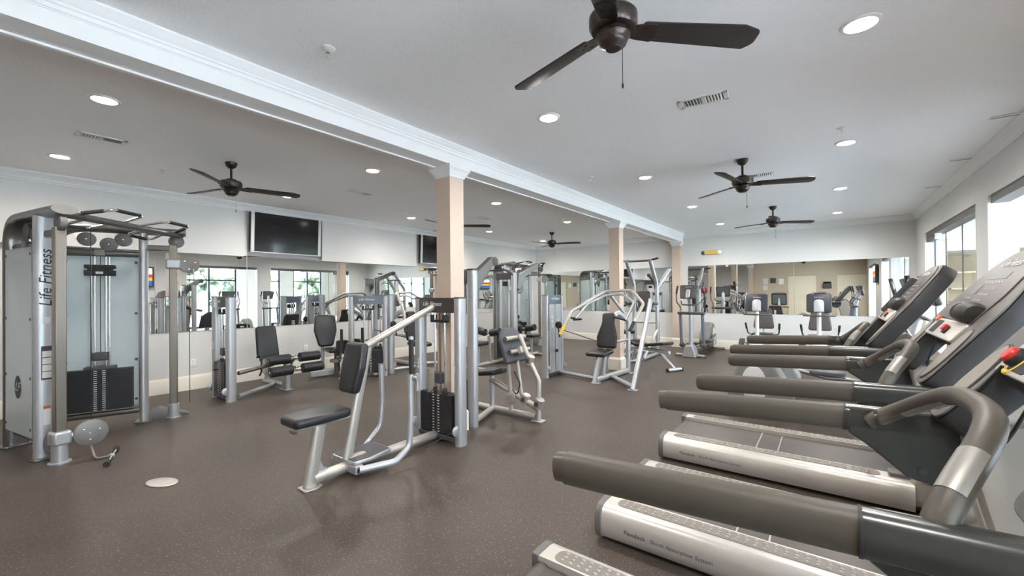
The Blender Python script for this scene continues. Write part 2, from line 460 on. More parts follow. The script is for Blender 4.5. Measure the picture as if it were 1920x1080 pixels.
for i, (a, b) in enumerate(WIN):
    w = bpy.data.objects.new('window_%d' % (i+1), None); COL.objects.link(w); w['kind'] = 'structure'; w.location = (LX1+.09, (a+b)/2, .12)
    h = (b-a)/2; m = MB(); H_ = 2.63
    for y0, y1, z0, z1 in ((-h, -h+.06, 0, H_), (h-.06, h, 0, H_), (-h, h, 0, .07), (-h, h, H_-.06, H_), (-h, h, 1.93, 1.99), (-.03, .03, 0, H_)):
        box(m, -.045, .045, y0, y1, z0, z1)
    obj('window_frame', m, 'frame_black', w, smooth=False)
    for y0, y1 in ((-h+.06, -.03), (.03, h-.06)):
        for z0, z1 in ((.07, 1.93), (1.99, H_-.06)):
            m = MB(); box(m, -.004, .004, y0, y1, z0, z1); obj('pane', m, 'glass', w, smooth=False)

# glass front of the far opening
for k, (a, b) in enumerate([(7.44, 8.80), (8.815, 9.86), (9.875, 10.73)]):
    w = bpy.data.objects.new('window_%d' % (k+7), None); COL.objects.link(w); w['kind'] = 'structure'; w.location = (XR+.13, (a+b)/2, 0)
    h = (b-a)/2; m = MB(); box(m, -.005, .005, -h, h, .02, OH-.085); obj('pane', m, 'glass', w, smooth=False)
    m = MB(); box(m, -.006, .006, h-.004, h+.010, .02, OH-.085); obj('joint', m, 'label_dark', w, smooth=False)

t = thing('roller_blind', 'rolled-up grey blind box at the far end of the glass opening', 'blind', (XR+.06, 10.35, OH-.085))
m = MB(); cushion(m, rrect(.09, .085, .02), .74, .004, FR((0, -.37, -.0425), (0, 0, 1), (1, 0, 0)), k=1); obj('blind_case', m, 'tm_cap', t)
m = MB(); box(m, -.045, .045, -.372, -.362, -.10, .0); obj('end_bracket', m, 'plate_white', t)
# crown mouldings
CP = [(0, 0), (.09, 0), (.09, -.014), (.078, -.026), (.060, -.042), (.034, -.060), (.022, -.078), (.022, -.092), (.012, -.10), (.012, -.115), (0, -.115)]
def crown(n, p0, p1, out):
    m = MB(); xsec(m, CP, p0, p1, out); struct('trim_%d' % n, m, 'trim_white', ang=25)
crown(10, (XS, YF2, CEIL), (XS, YB, CEIL), (1, 0, 0))
crown(11, (XS, YB, CEIL), (-3.29, YB, CEIL), (0, -1, 0))
crown(12, (-3.08, YB, CEIL), (XR, YB, CEIL), (0, -1, 0))
crown(13, (XR, YF, CEIL), (XR, YB, CEIL), (-1, 0, 0))
crown(14, (-3.05, YF, CEIL), (XR, YF, CEIL), (0, 1, 0))
# baseboards
BP = [(0, 0), (.018, 0), (.018, .185), (.012, .20), (.006, .215), (0, .22)]
def base(n, p0, p1, out):
    m = MB(); xsec(m, BP, p0, p1, out); struct('baseboard_'+n, m, 'base_cream', ang=25)
base('left', (XL, YF2, 0), (XL, YB, 0), (1, 0, 0))
base('back', (XL, YB, 0), (XR, YB, 0), (0, -1, 0))
base('front', (-3.1, YF, 0), (-1.72, YF, 0), (0, 1, 0))
prev = YF
for (a, b), nm in zip(OPEN+[(YB, YB)], ('right', 'right_near', 'right_middle', 'right_far')):
    base(nm, (XR, prev, 0), (XR, a, 0), (-1, 0, 0)); prev = b

# beam with mouldings
BX0, BX1, BZ = -3.29, -3.07, 2.775
m = MB(); box(m, BX0+.03, BX1, YF-.1, YB, BZ, CEIL); box(m, BX0, BX0+.03, YF-.1, YB, BZ-.012, CEIL)
struct('trim_beam', m, 'trim_white', smooth=False)
BCP = [(0, 0), (.055, 0), (.055, -.012), (.047, -.022), (.030, -.046), (.018, -.058), (.018, -.070), (.010, -.076), (.010, -.098), (.004, -.102), (.004, -.108), (0, -.108)]
m = MB(); xsec(m, BCP, (BX1, YF, CEIL), (BX1, YB, CEIL), (1, 0, 0)); struct('trim_15', m, 'trim_white', ang=25)
m = MB(); xsec(m, BCP, (BX0, YF2, CEIL), (BX0, YB, CEIL), (-1, 0, 0)); struct('trim_16', m, 'trim_white', ang=25)

# columns under the beam
def column(label, cx, cy, s=.20, dy=None):
    t = thing('column', label, 'column', (cx, cy, 0), group='square columns under the beam')
    dy = dy or s; hx, hy = s/2, dy/2
    def ring(m, prof):
        n = 4; vs = []; fs = []
        for e, z in prof: vs += [(-hx-e, -hy-e, z), (hx+e, -hy-e, z), (hx+e, hy+e, z), (-hx-e, hy+e, z)]
        for i in range(len(prof)-1):
            for j in range(4): fs.append((i*4+j, i*4+(j+1) % 4, i*4+4+(j+1) % 4, i*4+4+j))
        fs.append((3, 2, 1, 0)); fs.append(tuple((len(prof)-1)*4+j for j in range(4))); m.add(vs, fs)
    m = MB(); ring(m, [(0, .23), (0, BZ-.11)]); obj('shaft', m, 'column_paint', t, smooth=False)
    m = MB(); ring(m, [(.028, 0), (.028, .195), (.016, .215), (.004, .235)]); obj('plinth', m, 'base_cream', t, smooth=False)
    m = MB(); ring(m, [(.004, BZ-.115), (.012, BZ-.105), (.012, BZ-.095), (.018, BZ-.085), (.038, BZ-.05), (.055, BZ-.028), (.055, BZ)])
    obj('capital', m, 'trim_white', t, smooth=False)
    return t
column('square column nearest the camera, behind the chest-pad machine tower', -3.20, 3.185, .20)
column('square column in the middle of the beam, beside the overhead press machine', -3.20, 7.57, .20)
column('square pilaster at the far end of the beam against the back wall', -3.20, 11.60, .20)
column('square column at the end of the tan front wall, behind the camera', -3.20, YF+.02, .20)

# mirrors
def mirror(name_label, x0, x1, y0, y1, z0, z1):
    m = MB(); box(m, x0, x1, y0, y1, z0, z1); o = obj('wall_mirror', m, 'mirror', smooth=False); tag(o, name_label, 'mirror', 'frameless wall mirrors'); return o
lb = ['beside the left cable tower', 'behind the leg extension machine', 'behind the inner thigh machine', 'behind the small press machine', 'behind the near column', 'behind the lat pulldown tower', 'behind the far cable machine']
ys = [.55, 1.80, 3.02, 4.62, 6.22, 7.82, 9.42, 11.0]
for k in range(7):
    mirror('frameless mirror panel on the left wall '+lb[k], XL, XL+.008, ys[k]+.004, ys[k+1]-.004, .90, 2.12 if k not in (1, 2, 4) else 2.12)
xs = [-7.6, -6.2, -4.8, -3.36]
for k, d in enumerate(('nearest the corner of the left wall', 'behind the far cable machine', 'behind the chin-up tower')):
    mirror('frameless mirror panel on the back wall '+d, xs[k]+.004, xs[k+1]-.004, YB-.008, YB, .90, 2.12)
xs = [-2.95, -2.32, -.62, 1.33]
for k, d in enumerate(('behind the elliptical by the pilaster, narrow', 'behind the left recumbent bike', 'nearest the windows, widest of three')):
    mirror('frameless mirror panel on the back wall '+d, xs[k]+.004, xs[k+1]-.004, YB-.008, YB, .90, 2.12)

# doors in the front wall (seen in the back mirror)
def door(n, x0, x1, knob):
    d = bpy.data.objects.new('door_%d' % n, None); COL.objects.link(d); d['kind'] = 'structure'; d.location = ((x0+x1)/2, YF, 0)
    h = (x1-x0)/2
    m = MB(); box(m, -h, h, 0, .03, .01, 2.08); obj('door_leaf', m, 'door_cream', d, bevel=.003)
    for z0, z1, arch in ((.18, .95, 0), (1.08, 1.92, 1)):
        o = [(-h+.13, z0), (h-.13, z0), (h-.13, z1)]
        if arch:
            for q in range(1, 8): o.append((h-.13-(2*h-.26)*q/8, z1+.10*sin(pi*q/8)-.02))
        o.append((-h+.13, z1))
        m = MB(); cushion(m, o, .012, .008, FR((0, .03, 0), (1, 0, 0), (0, 0, 1)) @ Matrix.Diagonal((1, 1, -1, 1))); obj('door_panel', m, 'door_cream', d)
    m = MB(); cyl(m, (knob*(h-.07), .03, 1.0), (knob*(h-.07), .08, 1.0), .012); lathe(m, [(.01, 0), (.028, .01), (.03, .025), (.01, .04)], 12, FR((knob*(h-.07), .07, 1.0), (1, 0, 0), (0, 0, -1))); obj('door_knob', m, 'graphite', d)
    m = MB(); box(m, -h-.09, -h, 0, .02, 0, 2.17); box(m, h, h+.09, 0, .02, 0, 2.17); box(m, -h-.09, h+.09, 0, .022, 2.08, 2.17); obj('door_casing', m, 'door_cream', d, bevel=.004)
door(1, -1.48, -.54, 1)
door(2, .45, 1.33, -1)
for lab, x, z, w, h, mt in (('white poster with a dark emblem', -2.55, 1.95, .22, .30, 'label_paper'), ('purple framed notice', -2.22, 1.98, .26, .26, 'tm_face'), ('pale green sheet', -1.86, 1.93, .2, .28, 'plate_white'), ('small white sheet below the dark-emblem poster', -2.55, 1.62, .2, .24, 'label_paper')):
    m = MB(); box(m, x-w/2, x+w/2, YF, YF+.012, z-h/2, z+h/2); o = obj('poster', m, mt, smooth=False); tag(o, lab+' on the tan front wall, seen in the mirror', 'poster', 'notices on the tan wall')
t = thing('wall_telephone', 'black wall unit between the doors on the tan wall, seen in mirror', 'telephone', (-.02, YF, 1.72))
m = MB(); box(m, -.17, .17, 0, .10, -.16, .08); obj('body', m, 'graphite', t, bevel=.02)
m = MB(); box(m, -.15, .15, .0, .06, .08, .16); obj('tray', m, 'black_gloss', t, bevel=.015)

# lobby fittings seen through the glass
t = thing('shelf_unit', 'tan wooden shelf recess in the lobby beyond the glass', 'shelf', (2.62, LY1-.42, 0))
m = MB(); box(m, -.55, .55, -.02, .40, .0, .95); obj('cabinet', m, 'wood_tan', t, bevel=.004)
m = MB(); box(m, -.6, .6, -.05, .41, .95, .99); obj('counter', m, 'door_cream', t, bevel=.004)
for z in (1.45, 1.80):
    m = MB(); box(m, -.5, .5, .1, .40, z, z+.04); obj('shelf', m, 'door_cream', t, bevel=.003)
m = MB(); box(m, 1.95, 2.0, LY1-.75, LY1-.15, 1.2, 2.0); o = obj('picture', m, 'tm_face', smooth=False); tag(o, 'dark brown picture on the lobby wall beyond the glass', 'picture')
m = MB(); box(m, XR+.44, 2.0, LY1-.75, LY1-.15, 0, 2.25); struct('wall_lobby_pier', m, 'wall_tan', smooth=False)

# trees outside the lobby windows
def tree(label, x, y, r, h, seed):
    rnd = random.Random(seed); t = thing('tree', label, 'tree', (x, y, -.13), group='trees outside the lobby windows')
    m = MB(); tube(m, [(0, 0, 0), (.05, .03, h*.6)], .12, n=8, radii=[1, .6]); obj('trunk', m, 'wood_tan', t)
    m = MB()
    for k in range(90):
        a = rnd.uniform(0, 2*pi); q = r*sqrt(rnd.random()); z = h*rnd.uniform(.25, 1.0); s = r*rnd.uniform(.12, .26)
        lathe(m, [(s*.1, -s), (s*.75, -s*.6), (s, 0), (s*.7, s*.65), (s*.1, s)], 7, T(q*cos(a), q*sin(a), z) @ Rx(rnd.uniform(-40, 40)) @ Ry(rnd.uniform(-40, 40)))
    obj('crown', m, 'leaf', t, kind='stuff', smooth=False)
for k, (x, y, r, h, d) in enumerate([(22, -2.5, 1.9, 3.6, 'nearest the front'), (24, 4.0, 1.7, 3.0, 'second from the front'), (22, 10.2, 2.2, 3.8, 'widest, in the middle'), (25, 15.5, 1.9, 3.3, 'second from the back'), (22.0, 21.0, 2.2, 4.0, 'furthest to the back')]):
    tree('leafy green tree outside the lobby windows, '+d, x, y, r, h, k+3)
# ================================================================== CEILING FITTINGS
LXS = [(.165, 'in the column nearest the windows'), (-1.93, 'just right of the beam'), (-4.48, 'just left of the beam'), (-6.67, 'nearest the left wall')]
LYS = [(10.42, 'first row from the back wall'), (7.98, 'second row from the back wall'), (5.55, 'third row from the back wall'), (3.13, 'fourth row from the back wall'), (.72, 'fifth row from the back wall'), (-2.6, 'row behind the camera')]
def downlight(x, y, lab, power=None):
    t = thing('recessed_light', 'glowing recessed ceiling light, '+lab, 'ceiling light', (x, y, CEIL), group='recessed ceiling lights')
    m = MB(); n = 28; vs = []; fs = []
    for r, z in ((.070, .0), (.070, -.006), (.078, -.012), (.092, -.009), (.098, 0)):
        vs += [(r*cos(2*pi*j/n), r*sin(2*pi*j/n), z) for j in range(n)]
    for i in range(4):
        for j in range(n): fs.append((i*n+j, i*n+(j+1) % n, (i+1)*n+(j+1) % n, (i+1)*n+j))
    m.add(vs, fs); obj('trim_ring', m, 'plate_white', t)
    m = MB(); lathe(m, [(.070, -.001), (.069, -.006), (.05, -.014), (.02, -.018), (.002, -.019)], 24); obj('lens', m, 'lamp_glow', t)
    ld = bpy.data.lights.new('lamp', 'SPOT'); ld.energy = power or LAMP_W; ld.spot_size = radians(176); ld.spot_blend = 1.0; ld.shadow_soft_size = .07; ld.color = (1.0, .955, .905)
    lo = bpy.data.objects.new('lamp', ld); COL.objects.link(lo); lo.parent = t; lo.location = (0, 0, -.10)
for (y, ly) in LYS:
    for (x, lx) in LXS:
        if y < 0 and x > -3: continue
        downlight(x, y, lx+', '+ly)

for lab, x, y in (('near the shelf recess', 2.5, 11.2), ('beyond the far glass opening', 2.9, 9.3), ('beyond the pier between the openings', 2.9, 6.6), ('nearest the camera', 2.9, 3.0)):  # unseen lamps added to brighten the dark lobby behind the glass
    downlight(x, y, 'added unseen to brighten the lobby, '+lab, 34)
def fan(label, x, y, a0):
    t = thing('ceiling_fan', label, 'ceiling fan', (x, y, CEIL), a0, group='three-blade ceiling fans')
    m = MB(); lathe(m, [(.062, 0), (.062, -.012), (.050, -.045), (.026, -.065), (.014, -.07)], 20); obj('canopy', m, 'fan_metal', t)
    m = MB(); cyl(m, (0, 0, -.06), (0, 0, -.20), .0125, n=12); obj('downrod', m, 'fan_metal', t)
    m = MB(); lathe(m, [(.015, -.145), (.045, -.15), (.062, -.165), (.10, -.175), (.112, -.19), (.112, -.235), (.10, -.255), (.062, -.262)], 28, T(0, 0, -.04)); obj('motor', m, 'fan_metal', t)
    m = MB(); lathe(m, [(.06, -.258), (.078, -.268), (.080, -.285), (.066, -.305), (.066, -.310), (.058, -.325), (.036, -.338), (.034, -.342), (.002, -.343)], 28, T(0, 0, -.04)); obj('switch_housing', m, 'fan_metal', t)
    for k in range(3):
        a = 120*k; M = Rz(a)
        m = MB()
        prism(m, roundpoly([(.07, -.03), (.12, -.042), (.20, -.05), (.215, 0), (.20, .05), (.12, .042), (.07, .03)], .012), .006, M @ T(0, 0, -.296) @ Rx(-13))
        for q in ((.155, -.025), (.155, .025), (.19, 0)): lathe(m, [(.006, -.004), (.006, 0)], 8, M @ T(0, 0, -.296) @ Rx(-13) @ T(q[0], q[1], 0))
        br = obj('blade_bracket', m, 'fan_metal', t)
        m = MB(); o = roundpoly([(.135, -.052), (.63, -.070), (.72, -.045), (.73, .03), (.69, .070), (.135, .052)], [.02, .02, .03, .04, .02, .02])
        cushion(m, o, .008, .003, M @ T(0, 0, -.290) @ Rx(-13), k=2); obj('blade', m, 'fan_blade', t)
    m = MB(); cyl(m, (.045, .0, -.36), (.045, 0, -.54), .0016, n=6); lathe(m, [(.002, -.53), (.005, -.535), (.005, -.55), (.002, -.555)], 8, T(.045, 0, -.01)); obj('pull_chain', m, 'fan_metal', t)
    return t
f1 = fan('dark bronze ceiling fan nearest the camera, above the treadmills', -.80, 1.88, 43)
dup(f1, 'dark bronze ceiling fan in the middle right of the beam', (-.78, 5.52, CEIL), 20)
dup(f1, 'dark bronze ceiling fan furthest away right of the beam', (-.78, 8.92, CEIL), 35)
dup(f1, 'dark bronze ceiling fan left of the beam, above the cable tower', (-5.50, 1.95, CEIL), 75)
dup(f1, 'dark bronze ceiling fan mostly hidden behind the near column', (-5.52, 5.52, CEIL), 40)
dup(f1, 'dark bronze ceiling fan furthest away left of the beam', (-5.58, 9.15, CEIL), 20)

def vent(label, x, y, rz, L=.36, Wd=.17):
    t = thing('air_vent', label, 'air vent', (x, y, CEIL), rz, group='white ceiling registers')
    m = MB(); a, b = L/2, Wd/2
    box(m, -a, a, -b, -b+.022, -.008, 0); box(m, -a, a, b-.022, b, -.008, 0); box(m, -a, -a+.035, -b, b, -.008, 0); box(m, a-.035, a, -b, b, -.008, 0); box(m, -.012, .012, -b, b, -.008, 0)
    obj('frame', m, 'plate_white', t, bevel=.002)
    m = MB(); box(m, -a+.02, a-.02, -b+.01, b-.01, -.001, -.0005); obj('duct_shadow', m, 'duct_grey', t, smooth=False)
    m = MB(); k = int((L-.07)/.022)
    for i in range(k):
        x_ = -a+.045+i*.022
        s = 35 if x_ > 0 else -35
        box(m, -.001, .001, -b+.02, b-.02, -.007, .007, T(x_, 0, -.006) @ Ry(s))
    obj('slats', m, 'plate_white', t, smooth=False)
    return t
v = vent('white ceiling register nearest the camera, right of the beam', -.78, 3.60, 4)
dup(v, 'white ceiling register behind the middle fan right of the beam', (-.72, 6.38, CEIL), 4)
dup(v, 'white ceiling register above the left cable tower', (-5.60, .88, CEIL), 90)
dup(v, 'white ceiling register in front of the large television', (-5.60, 3.72, CEIL), 90)
dup(v, 'white ceiling register beyond the near column, left of the beam', (-5.58, 6.50, CEIL), 90)
def slot(label, y):
    t = thing('slot_diffuser', label, 'air vent', (XR-.17, y, CEIL), group='slot diffusers along the right wall')
    m = MB(); box(m, -.10, .10, -.04, .04, -.008, 0); obj('plate', m, 'plate_white', t, bevel=.003)
    m = MB(); box(m, -.09, .09, -.008, .008, -.0095, -.007); obj('slot', m, 'tm_cap', t, smooth=False)
slot('thin white slot diffuser at the right edge, nearest of three', 5.58); slot('thin white slot diffuser by the right wall, middle of three', 7.12); slot('thin white slot diffuser by the right wall, furthest of three', 8.75)
def sprinkler(label, x, y):
    t = thing('fire_sprinkler', label, 'sprinkler', (x, y, CEIL), group='white ceiling sprinklers')
    m = MB(); lathe(m, [(.042, 0), (.042, -.004), (.030, -.010), (.012, -.013)], 18); obj('escutcheon', m, 'plate_white', t)
    m = MB(); cyl(m, (0, 0, -.01), (0, 0, -.028), .009, n=10)
    tube(m, [(0, -.012, -.025), (0, -.014, -.04), (0, 0, -.056)], .003, n=6); tube(m, [(0, .012, -.025), (0, .014, -.04), (0, 0, -.056)], .003, n=6)
    obj('head', m, 'chrome', t)
    m = MB(); lathe(m, [(.004, -.054), (.018, -.057), (.018, -.059), (.004, -.060)], 14); obj('deflector', m, 'plate_white', t)
sprinkler('white fire sprinkler nearest the camera, beside the beam', -2.47, 1.41)
sprinkler('white fire sprinkler above the treadmills, near a recessed light', .12, 5.03)
sprinkler('white fire sprinkler between the beam and the middle fan', -2.50, 5.08)
sprinkler('white fire sprinkler left of the beam, beside the cable tower fan', -6.38, 1.53)
sprinkler('white fire sprinkler in front of the second television', -6.42, 5.22)
sprinkler('white fire sprinkler left of the beam between the columns', -4.42, 7.62)

# emergency light, outlets, plates
t = thing('emergency_light', 'white two-headed emergency light high on the back wall', 'emergency light', (-2.38, YB, 2.45))
m = MB(); box(m, -.15, .15, -.07, 0, -.05, .06); obj('housing', m, 'exit_yellow', t, bevel=.012)
for s in (-1, 1):
    m = MB(); lathe(m, [(.02, 0), (.05, .02), (.055, .07), (.05, .075), (.002, .07)], 16, FR((s*.19, -.03, .0), (0, 0, 1), (1, 0, 0)) @ T(0, 0, -.02)); obj('lamp_head', m, 'plate_white' if s > 0 else 'pulley', t)
def outlet(label, loc, ax, out):
    t = thing('power_outlet', label, 'outlet', loc, group='white power outlets')
    F = FR((0, 0, 0), ax, (0, 0, 1)); m = MB(); cushion(m, rrect(.075, .12, .008), .008, .003, F if F.to_3x3().col[2].dot(Vector(out)) > 0 else F @ Ry(180)); obj('cover_plate', m, 'plate_white', t)
    for dz in (-.025, .025):
        m = MB(); F2 = F if F.to_3x3().col[2].dot(Vector(out)) > 0 else F @ Ry(180)
        cushion(m, rrect(.034, .03, .01), .010, .002, F2 @ T(0, dz, 0)); obj('socket', m, 'label_paper', t)
outlet('white power outlet on the left wall beside the cable tower', (XL, 2.26, .41), (0, 1, 0), (1, 0, 0))
outlet('white power outlet on the left wall behind the thigh machine', (XL, 4.02, .45), (0, 1, 0), (1, 0, 0))
outlet('white power outlet on the back wall behind the overhead press', (-4.55, YB, .55), (1, 0, 0), (0, -1, 0))
for lab, y in (('square white blank plate high on the wall above the left cable machine', 1.02), ('white wall plate high on the left wall before the corner', 9.9)):
    m = MB(); cushion(m, rrect(.13, .13, .01), .01, .003, FR((XS, y, 2.27), (0, 1, 0), (0, 0, 1))); o = obj('wall_plate', m, 'plate_white'); tag(o, lab, 'wall plate')
t = thing('floor_outlet', 'oval pale metal floor outlet cover in front of the cable tower', 'floor outlet', (-4.14, .985, 0), 24)
m = MB(); cushion(m, ellipse(.13, .075, 32), .012, .006); obj('cover', m, 'tm_strip', t)
m = MB(); cushion(m, rrect(.12, .07, .01), .015, .003); obj('lid', m, 'tm_strip', t)

# televisions in the wall recesses
def tv(label, y0, y1, zc):
    w = y1-y0; t = thing('television', label, 'television', (XL+.035, (y0+y1)/2, zc), group='wall televisions')
    F = FR((0, 0, 0), (0, 1, 0), (0, 0, 1)) @ T(0, 0, .10) @ Rx(3)
    m = MB(); box(m, -w/2, w/2, -.34, .34, -.07, 0, F); obj('case', m, 'tv_side', t, bevel=.006)
    m = MB(); box(m, -w/2+.055, w/2-.055, -.325, .335, 0, .012, F); obj('screen', m, 'tv_black', t, bevel=.002)
    for s in (-1, 1):
        m = MB(); box(m, s*(w/2-.028)-.027, s*(w/2-.028)+.027, -.342, .342, -.005, .016, F); sp = obj('side_speaker', m, 'tv_bezel', t, bevel=.004)
        m = MB(); lathe(m, [(.008, 0), (.008, .002)], 10, F @ T(s*(w/2-.028), .30, .016)); obj('screw_cap', m, 'graphite', sp)
    m = MB(); box(m, -w/2+.055, w/2-.055, -.342, -.325, -.005, .014, F); obj('lower_bezel', m, 'tv_bezel', t, bevel=.002)
    m = MB(); box(m, -.12, .12, -.12, .12, -.095, -.07, F); obj('wall_bracket', m, 'graphite', t)
    return t
tv('large black television with silver side bars, facing the thigh machines', 3.03, 4.25, 2.52)
tv('black television partly hidden behind the near column', 6.72, 7.95, 2.52)
# television with a bright picture on the right wall, seen in the left mirror
t = thing('television', 'small lit television on the right wall, seen in the left mirror', 'television', (XR, 3.38, 2.05), group='wall televisions')
m = MB(); box(m, -.10, -.03, -.5, .5, -.32, .32); obj('case', m, 'tv_side', t, bevel=.006)
for nm, a, b, c, d, mt in (('picture', -.46, .46, .08, .28, 'screen_white'), ('picture', -.46, .46, -.02, .08, 'screen_red'), ('picture', -.46, .46, -.12, -.02, 'screen_yellow'), ('picture', -.46, .46, -.28, -.12, 'screen_blue')):
    m = MB(); box(m, -.104, -.10, a, b, c, d); obj(nm, m, mt, t, smooth=False)
m = MB(); box(m, -.03, 0, -.1, .1, -.1, .1); obj('wall_bracket', m, 'graphite', t)
# ================================================================== TREADMILLS
# local frame: x forward (towards the windows), y across, origin on the floor at the centre line
LG = 'Life Fitness'
def smooth_path(pts, n=6):
    P = [Vector(p) for p in pts]; P = [P[0]*2-P[1]]+P+[P[-1]*2-P[-2]]; out = []
    for i in range(1, len(P)-2):
        a, b, c, d = P[i-1:i+3]
        for k in range(n):
            u = k/n; out.append(.5*((2*b)+(c-a)*u+(2*a-5*b+4*c-d)*u*u+(3*b-a-3*c+d)*u*u*u))
    return out+[P[-2]]
def treadmill(label, yc, flat_ends=False, x0=0.0):
    t = thing('treadmill', label, 'treadmill', (x0, yc, 0), group='row of treadmills')
    G = .43                                     # half distance between the handrails
    for s in (-1, 1):
        # side deck strip: rounded outer side
        m = MB(); o = [(s*.275, .03), (s*.275, .205), (s*.378, .205), (s*.410, .199), (s*.430, .184), (s*.442, .160), (s*.449, .125), (s*.449, .085), (s*.443, .05), (s*.430, .028)]
        xsec(m, o, (-1.085, 0, 0), (.50, 0, 0), (0, 1, 0)); st = obj('side_strip', m, 'tm_strip', t, ang=30)
        m = MB(); o2 = [(s*.270, .02), (s*.270, .209), (s*.380, .209), (s*.413, .203), (s*.434, .187), (s*.447, .162), (s*.454, .125), (s*.454, .085), (s*.448, .046), (s*.434, .02)]
        xsec(m, o2, (-1.125, 0, 0), (-1.083, 0, 0), (0, 1, 0)); obj('end_cap', m, 'tm_cap', t, bevel=.006, ang=30)
        # textured foot grip let into the top
        m = MB(); cushion(m, [(x-.34, y+s*.335) for x, y in rrect(1.36, .094, .047, 6)], .004, .002, T(0, 0, .2035), k=1); gp = obj('foot_grip', m, 'tm_tread', st)
        m = MB()
        for i in range(31):
            for j in (-1, 0, 1):
                x = -.975+i*.0415+(.004 if j == 0 else 0)
                lathe(m, [(.0105, 0), (.0085, .004), (.003, .0058)], 8, T(x, s*.335+j*.027, .2070))
        obj('grip_studs', m, 'tm_stud', st, kind='stuff')
    # belt deck
    m = MB(); box(m, -1.08, .52, -.275, .275, .135, .175); obj('belt', m, 'tm_belt', t, bevel=.012)
    m = MB()
    for x in (-.42, -.27): box(m, x, x+.008, -.25, .25, .1752, .1760)
    obj('belt_marks', m, 'tm_line', t, smooth=False)
    m = MB(); cyl(m, (-1.06, -.27, .14), (-1.06, .27, .14), .045, n=14); obj('rear_roller', m, 'tm_belt', t)
    m = MB(); box(m, -1.05, .9, -.40, .40, .035, .12); box(m, -.95, -.85, -.36, -.28, 0, .04); box(m, -.95, -.85, .28, .36, 0, .04); box(m, .7, .8, -.36, -.28, 0, .04); box(m, .7, .8, .28, .36, 0, .04); obj('base_frame', m, 'tm_side', t)
    # motor hood at the front
    m = MB(); prof = roundpoly([(.42, .05), (1.02, .05), (1.02, .24), (.94, .33), (.62, .33), (.50, .24)], .04, 4)
    cushion(m, prof, .84, .03, FR((0, .42, 0), (1, 0, 0), (0, 0, 1))); obj('motor_hood', m, 'tm_hood', t, ang=30)
    for s in (-1, 1):
        m = MB(); box(m, .38, .50, s*.315-.045, s*.315+.045, .19, .235); obj('belt_guard', m, 'tm_cap', t, bevel=.008)
        # uprights
        m = MB(); up = roundpoly([(.52, .20), (.96, .20), (.66, 1.02), (.56, 1.12), (.33, 1.04), (.35, .92)], .03, 3)
        cushion(m, up, .075, .02, FR((0, s*.385+.0375, 0), (1, 0, 0), (0, 0, 1))); obj('upright', m, 'tm_hood', t, ang=30)
        # dark side plate carrying the rail
        m = MB(); pl = roundpoly([(.075, 1.062), (.42, 1.075), (.44, .93), (.33, .835), (.22, .86), (.12, .945), (.075, .975)], .015, 3)
        cushion(m, pl, .04, .012, FR((0, s*(G-.012)+.02, 0), (1, 0, 0), (0, 0, 1))); sp = obj('side_plate', m, 'tm_dark', t, ang=30)
        for (bx, bz) in ((.125, 1.02), (.37, 1.0), (.255, .89)):
            m = MB(); lathe(m, [(.011, 0), (.011, .0012)], 12, FR((bx, s*(G-.034), bz), (1, 0, 0), (0, 0, s))); obj('bolt_hole', m, 'black_rubber', sp)
        # handrail: padded rear part, dark glossy front part
        m = MB(); tube(m, [(-.525, s*G, .992), (-.25, s*G, 1.006), (.070, s*G, 1.022)], .034, .041, 20, ref=(0, 0, 1), pw=2.5); obj('handrail', m, 'tm_grip', t)
        m = MB()
        if flat_ends: tube(m, [(-.552, s*G, .990), (-.520, s*G, .993)], .031, .037, 20, pw=2.5)
        else: tube(m, [(-.556, s*G, .990), (-.550, s*G, .9905), (-.540, s*G, .991), (-.520, s*G, .993)], .034, .041, 20, pw=2.4, radii=[.55, .80, .94, .99])
        obj('rail_end', m, 'tm_belt' if flat_ends else 'tm_grip', t)
        m = MB(); tube(m, [(.068, s*G, 1.022), (.30, s*G, 1.028), (.44, s*G, 1.03)], .0355, .0425, 20, pw=2.6); obj('rail_sleeve', m, 'tm_dark', t)
        m = MB(); tube(m, [(.064, s*G, 1.022), (.070, s*G, 1.022)], .0365, .0435, 20, pw=2.6); obj('rail_joint', m, 'black_rubber', t)
    # curved front handlebar
    path = smooth_path([(.13, G-.025, 1.022), (.20, G-.055, 1.075), (.262, .255, 1.145), (.288, .12, 1.182), (.288, -.10, 1.195), (.262, -.235, 1.178), (.205, -.35, 1.115), (.172, -.40, 1.06), (.165, -.415, 1.01)], 6)
    m = MB(); tube(m, path, .0245, n=18); hb = obj('handlebar', m, 'tm_grip', t)
    for i0, i1, a0, a1 in ((33, 38, .35, 2.6), (7, 15, 3.5, 5.6)):
        m = MB(); tube_patch(m, path[i0:i1+1], .0240, .0016, a0, a1); obj('pulse_sensor', m, 'sensor', hb)
    m = MB(); lathe(m, [(.0275, 0), (.0275, .008)], 16, FR((.150, G-.034, 1.037), (.3, 1, 0), (-.3, .1, .9)) ); obj('bar_collar', m, 'tm_dark', hb)
    # console: slab tilted about 50 degrees
    C = FR((.272, 0, 1.072), (0, -1, 0), (.602, 0, .799))          # x across (to the user's right), y up the face, z towards the user
    hw = G+.01
    o = roundpoly([(-hw, 0), (-hw+.145, 0), (-hw+.165, .195), (hw-.165, .195), (hw-.145, 0), (hw, 0), (hw, .38), (hw-.11, .61), (.20, .685), (-.20, .685), (-hw+.11, .61), (-hw, .38)], [.06, .05, .02, .02, .05, .06, .08, .12, .2, .2, .12, .08], 5)
    m = MB(); cushion(m, o, .085, .012, C @ T(0, 0, -.085), k=2); con = obj('console', m, 'tm_side', t, ang=30)
    m = MB(); cushion(m, offset(o if area2(o) > 0 else o[::-1], .004), .006, .003, C @ T(0, 0, .000), k=1); obj('console_bezel', m, 'tm_bezel', con, ang=30)
